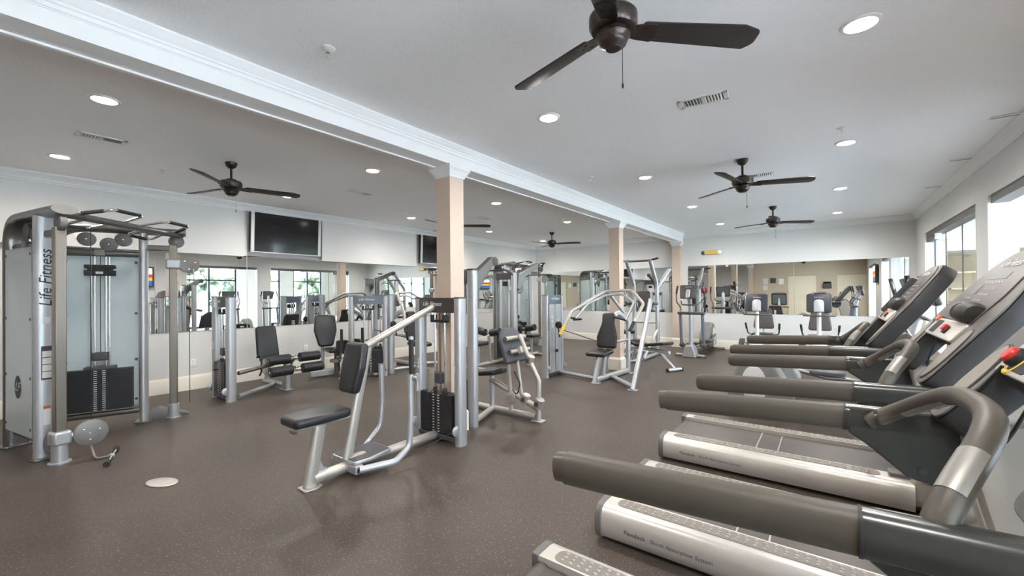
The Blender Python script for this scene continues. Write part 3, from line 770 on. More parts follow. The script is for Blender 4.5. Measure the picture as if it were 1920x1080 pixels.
    f = roundpoly([(-.265, .295), (.265, .295), (.30, .43), (.265, .595), (.13, .668), (-.13, .668), (-.265, .595), (-.30, .43)], [.03, .03, .08, .08, .15, .15, .08, .08], 4)
    m = MB(); cushion(m, f, .006, .003, C @ T(0, 0, .005), k=1); fc = obj('control_panel', m, 'tm_face', con, ang=30)
    Fz = C @ T(0, .03, .0115)
    m = MB()
    for i in range(6): box(m, -.115+i*.042, -.095+i*.042, .470, .476, 0, .001, Fz)
    for r in range(4):
        for i in range(6-r):
            box(m, -.06+r*.01+i*.03, -.053+r*.01+i*.03, .437-r*.032, .445-r*.032, 0, .001, Fz)
    for r in range(4):
        for i in range(4): box(m, -.22+i*.030, -.212+i*.030, .30+r*.028, .305+r*.028, 0, .001, Fz)
    obj('keypad_marks', m, 'white_mark', fc, smooth=False, kind='stuff')
    m = MB(); box(m, -.14, .10, .49, .525, 0, .0008, Fz); box(m, -.205, -.12, .405, .46, 0, .0008, Fz); obj('display', m, 'tm_lcd', fc, smooth=False)
    text('brand_name', LG, .055, 'white_mark', fc, Fz @ T(-.03, .575, .0005), .35)
    # fan pod / reading stop
    m = MB(); lathe(m, [(.002, -.095), (.034, -.088), (.047, -.04), (.047, .04), (.034, .088), (.002, .095)], 18, C @ T(.17, .335, .018) @ Ry(90)); obj('fan_pod', m, 'tm_side', con)
    m = MB(); tube(m, [(.07, .335, .02), (.054, .335, .02)], .042, n=16, M=C); obj('fan_knob', m, 'tm_bezel', con)
    # cup holders at the two lower ends
    for s in (-1, 1):
        m = MB(); cushion(m, [(x+s*(hw-.072), y+.150) for x, y in ellipse(.057, .128, 32)], .005, .002, C @ T(0, 0, .0045), k=1); rim = obj('cup_holder', m, 'tm_side', con)
        m = MB(); cushion(m, [(x+s*(hw-.072), y+.150) for x, y in ellipse(.050, .120, 32)], .0015, .0005, C @ T(0, 0, .0092), k=1); obj('cup_holder_well', m, 'tm_hood', rim)
    # tray with stop key
    m = MB(); cushion(m, rrect(.55, .095, .015), .02, .006, C @ T(0, .243, -.004), k=2); tr = obj('tray', m, 'tm_strip', con)
    m = MB(); cushion(m, rrect(.11, .07, .012), .002, .001, C @ T(-.15, .243, .0155), k=1); obj('tray_recess', m, 'black_rubber', tr)
    m = MB(); tube(m, [(-.02, .195, .0), (-.06, .10, -.04), (-.16, .06, -.08), (-.26, .08, -.10)], .004, n=8, fil=.05, M=C); obj('safety_cord', m, 'cable_black', tr)
    return t, C, con
t0, C0, con0 = treadmill('treadmill nearest the camera with red and yellow emergency stop button', 1.40, True, -.025)
m = MB(); lathe(m, [(.021, 0), (.021, .008), (.018, .012), (.010, .013)], 20, C0 @ T(-.20, .243, .03)); obj('stop_button', m, 'red_plastic', con0)
m = MB(); lathe(m, [(.026, 0), (.026, .024), (.023, .028)], 20, C0 @ T(-.20, .243, .004)); obj('stop_button_base', m, 'black_rubber', con0)
m = MB(); tube(m, [(-.20+.042*cos(a), .243+.042*sin(a), .012) for a in [x*pi/10-pi*.95 for x in range(15)]], .007, n=8, M=C0); obj('stop_guard', m, 'yellow', con0)
m = MB(); tube(m, [(-.22, .21, .02), (-.27, .13, .0), (-.30, .05, -.03)], .005, n=8, fil=.05, M=C0); obj('button_cord', m, 'cable_black', con0)
t1, C1, con1 = treadmill('middle treadmill with red stop key in its tray', 2.72, False, .015)
t2, C2, con2 = treadmill('furthest treadmill of the row, with a dark book rest on its console', 4.13, False, -.065)
for C_, c_ in ((C1, con1), (C2, con2)):
    m = MB(); cushion(m, rrect(.045, .03, .006), .018, .004, C_ @ T(.07, .246, .016), k=2); k_ = obj('stop_key', m, 'red_plastic' if c_ is con1 else 'orange_plastic', c_)
    m = MB(); cushion(m, rrect(.05, .036, .006), .010, .003, C_ @ T(.08, .238, .014), k=2); obj('stop_key_base', m, 'black_rubber', c_)
m = MB(); cushion(m, rrect(.05, .03, .01), .012, .003, C1 @ T(-.25, .285, .012), k=2); obj('clip', m, 'orange_plastic', con1)
# lettering on the sides that face the camera
for tt in (t1, t2):
    Mt = FR((-.72, -.4492, .098), (1, 0, -.01), (0, 0, 1))
    text('deck_lettering', 'Flexdeck', .034, 'graphite', tt, Mt @ T(-.165, 0, .0005))
    text('deck_lettering', 'Shock Absorption System', .030, 'tm_cap', tt, Mt @ T(.080, 0, .0005))
m = MB(); cushion(m, roundpoly([(-.035, .24), (.035, .24), (.04, .57), (-.04, .57)], .02), .012, .004, C2 @ T(-.205, 0, .006) @ Ry(40), k=2); br = obj('book_rest', m, 'tm_strip', con2)
m = MB(); cushion(m, roundpoly([(-.03, .25), (.03, .25), (.035, .56), (-.035, .56)], .02), .02, .006, C2 @ T(-.19, 0, .012) @ Ry(40), k=2); obj('book_rest_pad', m, 'black_rubber', con2)
# ================================================================== STRENGTH MACHINES
def disc(m, c, ax, r, w, n=24, rim=.004):
    """pulley-like disc with chamfered rim, centre c, axis ax"""
    a = Vector(ax).normalized(); b = Vector((0, 0, 1)) if abs(a.z) < .9 else Vector((1, 0, 0))
    F = FR((0, 0, 0), b.cross(a), b); 
    if F.to_3x3().col[2].dot(a) < 0: F = F @ Ry(180)
    F.translation = c
    lathe(m, [(r*.25, -w/2-.002), (r*.9, -w/2), (r, -w/2+rim), (r, w/2-rim), (r*.9, w/2), (r*.25, w/2+.002)], n, F)
    return F

def stack(p, M, w, d, z0, z1, n=18, marks=True):
    """weight stack: n separate plates joined (too thin to tell apart), pin, number strips"""
    m = MB(); h = (z1-z0)/n
    for i in range(n): box(m, -w/2, w/2, -d/2, d/2, z0+i*h+.0004, z0+(i+1)*h-.0004, M)
    s = obj('weight_stack', m, 'stack', p, kind='stuff', smooth=False)
    if marks:
        m = MB()
        for i in range(n):
            for x in (-.035, .035): box(m, x-.014, x+.014, -d/2-.0012, -d/2, z0+i*h+h*.35, z0+i*h+h*.65, M)
        obj('weight_numbers', m, 'white_mark', s, kind='stuff', smooth=False)
    return s

def tower(p, M, w=.54, h=1.41, head='header_brown', shroud=False, pw=.048, pd=.062, st=.47, boltz=True, post='silver'):
    """selector tower: local x across, -y to the front; parts hang on thing p"""
    for s in (-1, 1):
        m = MB(); tube(m, [(s*w/2, 0, .0), (s*w/2, 0, h-.008)], pw, pd, 22, ref=(0, 1, 0), pw=2.3, M=M); po = obj('post', m, post, p)
        m = MB(); tube(m, [(s*w/2, 0, h-.008), (s*w/2, 0, h+.006)], pw+.002, pd+.002, 22, ref=(0, 1, 0), pw=2.3, M=M); obj('post_cap', m, head, po)
        if boltz:
            m = MB(); disc(m, M @ Vector((s*(w/2+.005), -pd-.004, .15)), M.to_3x3() @ Vector((1, 0, 0)), .05, .02); obj('cable_guard', m, 'silver', p)
        m = MB()
        for k in range(3): box(m, s*(w/2-.02)-.008, s*(w/2-.02)+.008, -pd-.0025, -pd+.02, .70+k*.035, .722+k*.035, M)
        obj('instruction_sticker', m, 'label_paper', po, kind='stuff', smooth=False)
    # bowed header
    m = MB(); n = 9; o = []
    for i in range(n): x = -w/2+pw*.4+(w-pw*.8)*i/(n-1); o.append((x, -pd*.75-.03*sin(pi*i/(n-1))))
    o += [(w/2-pw*.4, pd*.7), (-w/2+pw*.4, pd*.7)]
    prism(m, o, .145, M @ T(0, 0, h-.145)); hd = obj('header', m, head, p, ang=30)
    text('brand_name', LG, .06, 'white_mark', hd, M @ FR((-.03, -pd*.75-.0305, h-.06), (1, 0, 0), (0, 0, 1)), .35)
    m = MB(); box(m, -w/2, w/2, -.055, .055, .03, .075, M); obj('base_bar', m, 'graphite', p, bevel=.006)
    sw = w-2*pw-.03
    if not shroud:
        stack(p, M, sw, .12, .09, st, 14)
        for x in (-.07, .07):
            m = MB(); cyl(m, (x, 0, st), (x, 0, h-.14), .0095, n=10, M=M); obj('guide_rod', m, 'chrome', p)
            m = MB(); lathe(m, [(.02, 0), (.024, .01), (.024, .045), (.016, .05)], 12, M @ T(x, 0, st)); obj('bushing', m, 'graphite', p)
        m = MB(); box(m, -.05, .05, -.035, .035, st+.09, st+.20, M); obj('pulley_block', m, 'graphite', p, bevel=.01)
        m = MB(); box(m, -.10, .10, -.03, .03, h-.245, h-.22, M); box(m, -.10, -.07, -.035, .035, h-.245, h-.17, M); box(m, .07, .10, -.035, .035, h-.245, h-.17, M); obj('top_stop', m, 'black_rubber', p, bevel=.006)
        m = MB(); cyl(m, (0, 0, st+.2), (0, 0, h-.14), .004, n=6, M=M); obj('cable', m, 'cable_black', p)
        m = MB(); cyl(m, (-.04, -.06, st-.10), (-.04, -.12, st-.10), .007, n=8, M=M); tube(m, [(-.04, -.12, st-.10), (-.10, -.09, st-.02), (-.03, -.02, st+.05)], .003, n=6, fil=.03, M=M); obj('selector_pin', m, 'black_rubber', p)
    else:
        for s in (-1, 1):
            m = MB(); box(m, s*sw/4-sw/4+.008, s*sw/4+sw/4-.008, -pd*.85, -pd*.85+.012, .05, h-.15, M); sh = obj('shroud_panel', m, 'silver', p, bevel=.004)
            m = MB()
            for k in range(3 if s < 0 else 2):
                cushion(m, rrect(.055, .055, .006), .0015, .0005, M @ FR((s*sw/4, -pd*.85, .88+k*.075), (1, 0, 0), (0, 0, 1)), k=1)
            obj('instruction_placard', m, 'label_paper', sh, kind='stuff')
        m = MB(); box(m, -.012, .012, -.04, -.035, .05, h-.15, M); obj('slot', m, 'black_rubber', p)
        m = MB(); box(m, -sw/2, sw/2, .05, .062, .05, h-.15, M); obj('rear_shroud', m, 'silver', p, bevel=.004)
        m = MB(); box(m, -.02, .02, -.10, -.06, .42, .47, M); obj('selector_knob', m, 'black_rubber', p, bevel=.008)

def pad(p, name, outl, t, M, matn='black_vinyl', r=None):
    m = MB(); cushion(m, outl, t, r or t*.42, M, k=4); o = obj(name, m, matn, p, ang=50); return o

def foot_plate(p, x, y, sx=.06, sy=.05):
    m = MB(); cushion(m, [(a+x, b+y) for a, b in rrect(sx*2, sy*2, .012)], .012, .004, k=2); return obj('foot_plate', m, 'silver', p)

# ---------------------------------------------------- cable machine (two stacks in a V with chin-up bar)
def cable_machine(label, loc, rz, carr=(.22, 1.83), letter=True):
    t = thing('cable_machine', label, 'cable machine', loc, rz, group='dual-stack cable machines')
    for s, ch in ((1, carr[0]), (-1, carr[1])):
        A = Vector((s*.68, 0, 0)); d = Vector((-s*.5, -.866, 0)); wv = Vector((s*.866, -.5, 0))   # wv points outwards from the V
        F = Matrix((d, wv, Vector((0, 0, 1)))).transposed().to_4x4(); F.translation = A
        # boom and outer post in one bent oval tube
        m = MB(); tube(m, [(1.0, 0, 0), (1.0, 0, 2.205), (-.10, 0, 2.205)], .088, .043, 20, ref=(1, 0, 0), fil=.26, nf=8, pw=2.2, M=F); bo = obj('frame_hoop', m, 'steel_dark', t, ang=45)
        m = MB(); tube(m, [(-.10, 0, 2.205), (-.118, 0, 2.205)], .086, .041, 20, ref=(0, 0, 1), pw=2.2, M=F); obj('end_cap', m, 'pulley_cover', bo)
        m = MB()
        for u in (.22, .32): lathe(m, [(.014, 0), (.012, .006), (.004, .008)], 10, F @ T(u, 0, 2.245))
        obj('bolt_heads', m, 'chrome', bo, kind='stuff')
        m = MB(); tube(m, [(.27, 0, 0), (.27, 0, 2.175)], .088, .042, 20, ref=(1, 0, 0), pw=2.2, M=F); ip = obj('upright', m, 'silver', t)
        for u in (.27, 1.0):
            m = MB(); cushion(m, [(x+u, y) for x, y in rrect(.15, .22, .04)], .018, .005, F, k=2); obj('foot_plate', m, 'steel_dark', t)
        # cross bars
        for z, r in ((1.93, .036), (.14, .032)):
            m = MB(); tube(m, [(.29, 0, z), (.98, 0, z)], r, n=14, M=F); obj('cross_bar', m, 'steel_dark', t)
        # frosted shroud on the outside of the V
        m = MB(); box(m, .325, .945, .074, .082, .19, 1.90, F); pn = obj('shroud_panel', m, 'frosted', t, bevel=.002)
        m = MB()
        for u in (.345, .925):
            for z in (.26, .72, 1.25, 1.84): lathe(m, [(.014, -.02), (.014, .006), (.004, .010)], 10, F @ T(u, .078, z) @ Rx(-90))
        obj('panel_studs', m, 'graphite', pn, kind='stuff')
        if letter:
            E = F @ FR((.63, .0835, .62), (-s, 0, 0), (0, 0, 1))
            m = MB(); prism(m, ellipse(.072, .105, 28), .0015, E if (E.to_3x3().col[2]).dot(wv) > 0 else E @ Ry(180) ); lg = obj('logo_disc', m, 'black_rubber', pn)
            E2 = E if (E.to_3x3().col[2]).dot(wv) > 0 else E @ Ry(180)
            text('logo_letters', 'LF', .12, 'frosted', lg, E2 @ T(0, 0, .0025), .3)
        # weight stack inside the V
        S = F @ T(.635, -.02, 0) @ (Rz(180) if s > 0 else Rz(180)) 
        Sx = Matrix((d, -wv, Vector((0, 0, 1)))).transposed().to_4x4(); Sx.translation = A+d*.635
        Sx = Matrix((-d*s, wv, Vector((0, 0, 1)))).transposed().to_4x4(); Sx.translation = A+d*.635
        stack(t, Sx, .54, .10, .19, .64, 20)
        m = MB(); box(m, -.13, .13, -.05, .05, .64, .675, Sx); obj('top_plate', m, 'graphite', t, bevel=.006)
        for x in (-.075, -.045, .045, .075):
            m = MB(); cyl(m, (x, 0, .16), (x, 0, 1.93), .0085, n=10, M=Sx); obj('guide_rod', m, 'chrome', t)
        m = MB(); box(m, -.065, .065, -.04, .04, .74, .83, Sx); obj('pulley_block', m, 'graphite', t, bevel=.012)
        m = MB(); box(m, -.125, .125, -.045, .045, 1.68, 1.74, Sx); box(m, -.125, .125, -.045, .045, 1.76, 1.80, Sx); box(m, -.10, .10, -.04, .04, 1.73, 1.77, Sx); obj('stack_stop', m, 'black_rubber', t, bevel=.006)
        m = MB(); box(m, -.03, .03, -.0475, -.046, 1.70, 1.725, Sx); obj('stop_label', m, 'label_paper', t)
        m = MB(); cyl(m, (0, 0, .83), (0, 0, 1.95), .004, n=6, M=Sx); obj('cable', m, 'cable_black', t)
        m = MB(); box(m, -.045, .045, -.05, .05, 1.90, 1.97, Sx); obj('pulley_bracket', m, 'pulley_cover', t, bevel=.008)
        for u, z in ((.74, 2.08), (.56, 2.03), (.44, 2.09), (-.03, 2.10)):
            m = MB(); disc(m, F @ Vector((u, -.02 if u > 0 else 0, z)), wv, .075, .05); pu = obj('pulley', m, 'pulley', t)
            m = MB(); disc(m, F @ Vector((u, -.047 if u > 0 else -.026, z)), wv, .008, .006, 10); obj('pulley_bolt', m, 'chrome', pu)
        # adjustable pulley column
        m = MB(); box(m, -.038, .038, -.038, .038, .05, 2.06, F); co = obj('pulley_column', m, 'steel_warm', t, bevel=.008)
        m = MB()
        for k in range(18): lathe(m, [(.008, 0), (.008, .0015)], 8, F @ FR((-.038, 0, .35+k*.09), (0, 1, 0), (0, 0, -1)) )
        if s < 0: obj('adjusting_holes', m, 'black_rubber', co, kind='stuff')
        m = MB(); box(m, -.03, .24, -.03, .03, 1.98, 2.045, F); obj('column_bracket', m, 'steel_dark', t, bevel=.012)
        m = MB(); lathe(m, [(.075, 0), (.075, .012), (.055, .016), (.055, .16), (.03, .18)], 20, F); obj('column_base', m, 'silver', t)
        # carriage with swivelling pulley plate
        m = MB(); box(m, -.07, .07, -.062, .062, ch-.06, ch+.06, F); ca = obj('carriage', m, 'silver', t, bevel=.02)
        Dp = F @ Vector((-.15, 0, ch)) if s < 0 else Vector((.68-.13, .145, ch))
        fr = Vector((.65, .76, 0))
        m = MB(); disc(m, Dp, fr, .105 if s < 0 else .115, .035, 30); dp = obj('pulley_plate', m, 'pulley_cover', t)
        m = MB()
        for a in (.4, 2.5, 4.6):
            x_ = Vector((0, 0, 1)).cross(fr).normalized(); q = Dp+x_*(.06*cos(a))+Vector((0, 0, .06*sin(a)))+fr.normalized()*.02
            disc(m, q, fr, .009, .008, 10)
        obj('plate_bolts', m, 'chrome', dp, kind='stuff')
        zc = ch if s < 0 else .10
        m = MB(); cyl(m, Dp+Vector((0, 0, .02))+fr.normalized()*.01, Vector((Dp.x, Dp.y, 2.08 if s > 0 else .16))+fr.normalized()*.01, .0035, n=6); obj('pull_cable', m, 'cable_black', t)
        if s < 0:
            m = MB(); tube(m, [F @ Vector((-.19, 0, ch-.05)), F @ Vector((-.20, 0, ch-.12)), F @ Vector((-.20, 0, ch-.18))], .008, n=8); obj('snap_hook', m, 'chrome', t)
            m = MB(); cushion(m, roundpoly([(-.16, 0), (.25, 0), (.25, .03), (.20, .12), (.13, .15), (.06, .12), (-.14, .04)], .02), .02, .005, F @ FR((0, .01, .01), (1, 0, 0), (0, 0, 1)), k=2); obj('base_plate', m, 'pulley_cover', t)
        else:
            m = MB(); tube(m, [A+Vector((-.03, .03, ch)), Dp], .022, n=12); obj('swivel_arm', m, 'silver', t)
            for w_ in (-.03, .03):
                m = MB(); disc(m, F @ Vector((.14, w_, .14)), wv, .085, .018, 26); obj('lower_pulley', m, 'pulley_cover', t)
        if s > 0 and letter:
            nf = -d; ax = Vector((0, 0, 1)).cross(nf)                     # the upright's wide face looks forwards
            G = FR(F @ Vector((.2265, .015, 1.62)), (0, 0, 1), nf.cross(Vector((0, 0, 1))))
            text('brand_name', LG, .115, 'black_rubber', ip, G, .2)
            H_ = FR(F @ Vector((.2265, .012, .86)), ax, (0, 0, 1))
            m = MB(); cushion(m, rrect(.07, .30, .005), .002, .0005, H_, k=1); pc = obj('exercise_placard', m, 'label_dark', ip)
            m = MB()
            for k in range(4): box(m, -.03, .03, -.135+k*.062, -.08+k*.062, .002, .0028, H_)
            obj('placard_pictures', m, 'label_paper', pc, kind='stuff')
            m = MB(); cushion(m, rrect(.045, .17, .003), .002, .0005, H_ @ T(0, -.47, 0), k=1); wl_ = obj('warning_label', m, 'label_paper', ip)
            m = MB(); box(m, -.0225, .0225, -.41, -.385, .002, .0028, H_); obj('warning_header', m, 'label_red', wl_)
            m = MB(); cushion(m, rrect(.045, .06, .003), .002, .0005, H_ @ T(0, .38, 0), k=1); obj('small_label', m, 'label_paper', ip)
    # chin-up bar with foam grips
    m = MB(); tube(m, [(-.72, .05, 2.175), (.72, .05, 2.175)], .034, n=16); obj('chin_up_bar', m, 'steel_dark', t)
    m = MB(); tube(m, [(-.73, .05, 2.175), (-.72, .05, 2.175)], .038, n=16); obj('bar_end', m, 'graphite', t)
    for s in (-1, 1):
        P = [(s*.60, .06, 2.19), (s*.50, .30, 2.25), (s*.16, .30, 2.25), (s*.10, .08, 2.20)]
        m = MB(); tube(m, P, .0125, n=10, fil=.05); g = obj('grip_loop', m, 'chrome', t)
        m = MB(); tube(m, [(s*.585, .10, 2.20), (s*.525, .24, 2.235)], .0175, n=12); obj('foam_grip', m, 'black_rubber', g)
        m = MB(); tube(m, [(s*.46, .30, 2.25), (s*.20, .30, 2.25)], .0175, n=12); obj('foam_grip', m, 'black_rubber', g)
        P = [(s*.48, .03, 2.16), (s*.52, -.14, 2.10), (s*.22, -.16, 2.12), (s*.18, .03, 2.17)]
        m = MB(); tube(m, P, .0125, n=10, fil=.06); g = obj('grip_loop', m, 'chrome', t)
        m = MB(); tube(m, [(s*.46, -.144, 2.103), (s*.27, -.157, 2.117)], .0175, n=12); obj('foam_grip', m, 'black_rubber', g)
    return t
cable_machine('tall dual-stack cable machine with frosted panels at the far left', (-5.825, 1.09, 0), -49.3)
t = thing('cable_handle_bar', 'short chrome pull bar with black ends lying on the floor', 'pull bar', (-5.15, .87, 0), -18)
m = MB(); cyl(m, (-.23, 0, .022), (.23, 0, .022), .015, n=14); obj('bar', m, 'chrome', t)
for s in (-1, 1):
    m = MB(); tube(m, [(s*.16, 0, .022), (s*.23, 0, .022), (s*.24, 0, .022)], .022, n=14, radii=[.85, 1, 1]); obj('end_grip', m, 'black_rubber', t)
m = MB(); lathe(m, [(.018, -.02), (.024, 0), (.018, .02)], 14, T(0, 0, .022) @ Ry(90)); obj('swivel', m, 'silver', t)
m = MB(); tube(m, [(0, -.02, .022), (-.03, -.10, .012), (-.10, -.13, .02), (-.20, -.17, .10)], .009, n=8, fil=.05); obj('strap', m, 'tm_hood', t)
# ---------------------------------------------------- chest-pad row machine in the middle of the picture
t = thing('seated_row_machine', 'seated row machine with chest pad and round-edged seat in the middle foreground', 'weight machine', (-3.12, 1.62, 0))
def W(x, y, z): return Vector((x+3.12, y-1.62, z))      # room coordinates to machine coordinates
TM = T(0, 2.93-1.62, 0) @ T(.02, 0, 0)
tower(t, TM, .56, 1.41, 'header_brown', st=.47)
m = MB(); tube(m, [W(-3.12, 1.615, .01), W(-3.12, 1.70, .475)], .032, .05, 18, ref=(0, 1, 0), pw=2.4); obj('seat_post', m, 'silver_warm', t)
m = MB(); cushion(m, roundpoly([(-.06, -.07), (.06, -.07), (.07, .02), (.045, .075), (-.045, .075), (-.07, .02)], .02), .014, .005, k=2); obj('foot_plate', m, 'silver_warm', t)
sp = pad(t, 'seat', [(x, y) for x, y in roundpoly([(-.125, -.225), (.125, -.225), (.145, 0), (.125, .225), (-.125, .225), (-.145, 0)], .05, 5)], .072, T(0, .055, .492), r=.028)
m = MB(); box(m, -.09, .09, -.19, .23, .475, .495, T(0, .055, 0)); obj('seat_plate', m, 'silver', t, bevel=.006)
m = MB(); cyl(m, (.05, -.165, .478), (.125, -.165, .478), .011, n=10); obj('seat_pin', m, 'graphite', t)
m = MB(); tube(m, [W(-3.12, 1.64, .062), W(-3.12, 2.90, .062)], .042, n=18); obj('base_rail', m, 'silver_warm', t)
m = MB(); prism(m, roundpoly([(.03, .09), (.17, .09), (.10, .13), (.07, .21), (.035, .26)], .01), .016, FR((.008, 0, 0), (0, 1, 0), (0, 0, 1)) @ T(0, 0, -.016)); obj('gusset', m, 'silver', t)
# foot platform
po = roundpoly([(-.20, .28), (.13, .28), (.145, .42), (.10, .665), (-.17, .665), (-.215, .42)], [.05, .05, .06, .03, .03, .06], 4)
m = MB(); cushion(m, po, .028, .008, T(0, 0, .098), k=2); fp = obj('foot_platform', m, 'silver', t)
m = MB(); cushion(m, offset(po if area2(po) > 0 else po[::-1], .014), .006, .002, T(0, 0, .1235), k=1); obj('platform_mat', m, 'graphite', fp)
m = MB(); box(m, -.21, .15, .285, .355, .028, .098); obj('cross_member', m, 'silver', t, bevel=.01)
m = MB(); box(m, .15, .155, .30, .34, .042, .078); obj('cross_member_end', m, 'black_rubber', t)
m = MB(); cushion(m, rrect(.06, .17, .03), .006, .002, T(0, .385, .128), k=1); obj('post_bracket', m, 'silver_warm', t)
# chest pad on its leaning post
a, b = W(-3.12, 1.925, .12), W(-3.12, 2.115, 1.00)
m = MB(); tube(m, [a, b], .026, .042, 18, ref=(0, 1, 0), pw=2.4); obj('chest_pad_post', m, 'silver_warm', t)
dirv = (b-a).normalized()
PF = FR(W(-3.12, 2.018, .85), (1, 0, 0), dirv)           # local z points towards -y (the seat)
if PF.to_3x3().col[2].y > 0: PF = PF @ Ry(180)
pad(t, 'chest_pad', roundpoly([(-.105, -.21), (.105, -.21), (.13, 0), (.115, .20), (-.115, .20), (-.13, 0)], .045, 5), .085, PF @ T(0, 0, -.01), r=.03)
m = MB(); tube(m, [W(-3.12, 2.10, 1.015), W(-3.12, 2.86, 1.318)], .030, n=16); obj('diagonal_brace', m, 'silver_warm', t)
# handle arms
for s, x, pts, mt in ((1, -2.86, [(1.93, .068), (2.20, .07), (2.345, .15), (2.36, .40), (2.36, .765)], 'silver'), (-1, -3.40, [(2.18, .07), (2.30, .085), (2.44, .20), (2.465, .42), (2.455, .785)], 'silver')):
    m = MB(); P = [W(x if i else (x-s*.10), p[0], p[1]) for i, p in enumerate(pts)]
    tube(m, P, .028, .024, 16, fil=.12, nf=6, ref=(0, 1, 0)); ar = obj('handle_arm', m, mt, t)
    m = MB(); tube(m, [P[-1], P[-1]+Vector((0, 0, .004))], .0285, n=16); obj('arm_cap', m, 'steel_dark', ar)
m = MB(); tube(m, [W(-2.86, 2.375, .755), W(-2.86, 2.37, .85), W(-2.865, 2.375, 1.06)], .021, n=14); gr = obj('hand_grip', m, 'black_rubber', t)
m = MB(); lathe(m, [(.0215, 0), (.021, .018), (.012, .026)], 14, T(*W(-2.865, 2.375, 1.06))); obj('grip_end', m, 'silver', gr)
m = MB(); tube(m, [W(-2.89, 2.37, .735), W(-2.80, 2.39, .735)], .026, n=14); tube(m, [W(-2.82, 2.40, .62), W(-2.82, 2.40, .77)], .014, n=10); obj('pivot_bracket', m, 'silver', t)
m = MB(); cyl(m, W(-2.86, 2.86, .13), W(-2.88, 2.25, .06), .005, n=6); obj('pull_cable', m, 'cable_black', t)

# ---------------------------------------------------- leg extension
t = thing('leg_extension_machine', 'leg extension machine with four black foot rollers near the left wall', 'weight machine', (-6.77, 2.32, 0))
def W(x, y, z): return Vector((x+6.77, y-2.32, z))
tower(t, T(0, -.02, 0), .50, 1.43, 'graphite', st=.52)
m = MB(); tube(m, [W(-6.55, 2.40, .37), W(-6.70, 2.85, .40), W(-6.95, 3.05, .40)], .028, n=14, fil=.15); obj('upper_frame_tube', m, 'steel_dark', t)
m = MB(); tube(m, [W(-6.55, 2.40, .05), W(-7.0, 3.08, .05), W(-7.4, 3.08, .05)], .03, n=14, fil=.1); obj('lower_frame_tube', m, 'silver', t)
m = MB(); tube(m, [W(-7.35, 3.10, .06), W(-6.62, 3.10, .06)], .032, n=14); obj('base_rail', m, 'silver', t)
m = MB(); prism(m, roundpoly([(-.10, 0), (.05, 0), (.06, .40), (-.04, .40)], .015), .07, FR(W(-6.66, 3.135, 0), (1, 0, 0), (0, 0, 1))); obj('front_leg', m, 'silver', t, bevel=.008)
foot_plate(t, *W(-6.68, 3.10, 0).xy, .11, .06)
m = MB(); tube(m, [W(-7.35, 3.10, .05), W(-7.30, 3.10, .45), W(-7.45, 3.10, .90)], .03, n=14, fil=.08); obj('back_post', m, 'silver', t)
pad(t, 'seat', rrect(.42, .34, .05), .075, T(*W(-7.02, 3.10, .41)) @ Ry(-6))
BF = FR(W(-7.33, 3.10, .68), (0, 1, 0), (-.22, 0, 1))
if BF.to_3x3().col[2].x < 0: BF = BF @ Ry(180)
pad(t, 'backrest', roundpoly([(-.17, -.25), (.17, -.25), (.155, .27), (-.155, .27)], .06, 5), .07, BF @ T(0, 0, -.03))
m = MB(); disc(m, W(-6.86, 2.88, .36), (0, 1, 0), .12, .02); obj('cam_wheel', m, 'silver', t)
m = MB(); tube(m, [W(-6.95, 2.80, .50), W(-6.88, 2.80, .56), W(-6.80, 2.80, .50), W(-6.80, 2.80, .30), W(-6.86, 2.80, .24)], .012, n=10, fil=.05); obj('adjusting_handle', m, 'black_rubber', t)
m = MB(); tube(m, [W(-6.86, 2.92, .36), W(-6.66, 3.0, .44), W(-6.60, 3.20, .47)], .024, n=12, fil=.05); obj('lever_arm', m, 'steel_dark', t)
for (x, z, y0) in ((-6.62, .475, 3.20), (-6.47, .325, 3.17)):
    m = MB(); cyl(m, W(x, y0-.40, z), W(x, y0+.40, z), .014, n=10); ax = obj('roller_axle', m, 'chrome', t)
    for s in (-1, 1):
        c = y0+s*.235
        m = MB(); tube(m, [W(x, c-.160, z), W(x, c-.150, z), W(x, c+.150, z), W(x, c+.160, z)], .074, n=20, radii=[.86, 1, 1, .86]); obj('foam_roller', m, 'black_vinyl', t)
    m = MB(); lathe(m, [(.03, -.03), (.034, 0), (.03, .03)], 12, T(*W(x, y0, z)) @ Rx(90)); obj('axle_hub', m, 'chrome', t)
m = MB(); tube(m, [W(-6.62, 3.20, .475), W(-6.66, 3.15, .36), W(-6.47, 3.17, .325)], .022, n=10, fil=.03); obj('roller_link', m, 'steel_dark', t)

# ---------------------------------------------------- inner / outer thigh machine
t = thing('thigh_machine', 'inner thigh machine with tall shaped backrest, below the large television', 'weight machine', (-6.95, 4.15, 0))
def W(x, y, z): return Vector((x+6.95, y-4.15, z))
tower(t, T(*W(-6.48, 4.42, 0)) @ Rz(57), .56, 1.42, 'header_blue', st=.46)
BF = FR(W(-7.25, 4.05, .80), (.35, .94, 0), (-.22, .06, 1))
if BF.to_3x3().col[2].x < 0: BF = BF @ Ry(180)
pad(t, 'backrest', roundpoly([(-.12, -.29), (.12, -.29), (.19, .0), (.17, .28), (-.17, .28), (-.19, .0)], .07, 5), .08, BF)
pad(t, 'seat', rrect(.40, .36, .06), .07, T(*W(-6.98, 4.12, .44)) @ Rz(-15))
m = MB(); tube(m, [W(-7.32, 4.05, .03), W(-7.34, 4.05, .50), W(-7.36, 4.03, .95)], .03, n=14); obj('back_post', m, 'silver', t)
m = MB(); tube(m, [W(-7.38, 4.02, .06), W(-6.55, 4.28, .06)], .034, n=14); obj('base_rail', m, 'silver', t)
m = MB(); tube(m, [W(-6.95, 4.15, .06), W(-6.50, 4.40, .06)], .034, n=14); obj('base_rail', m, 'silver', t)
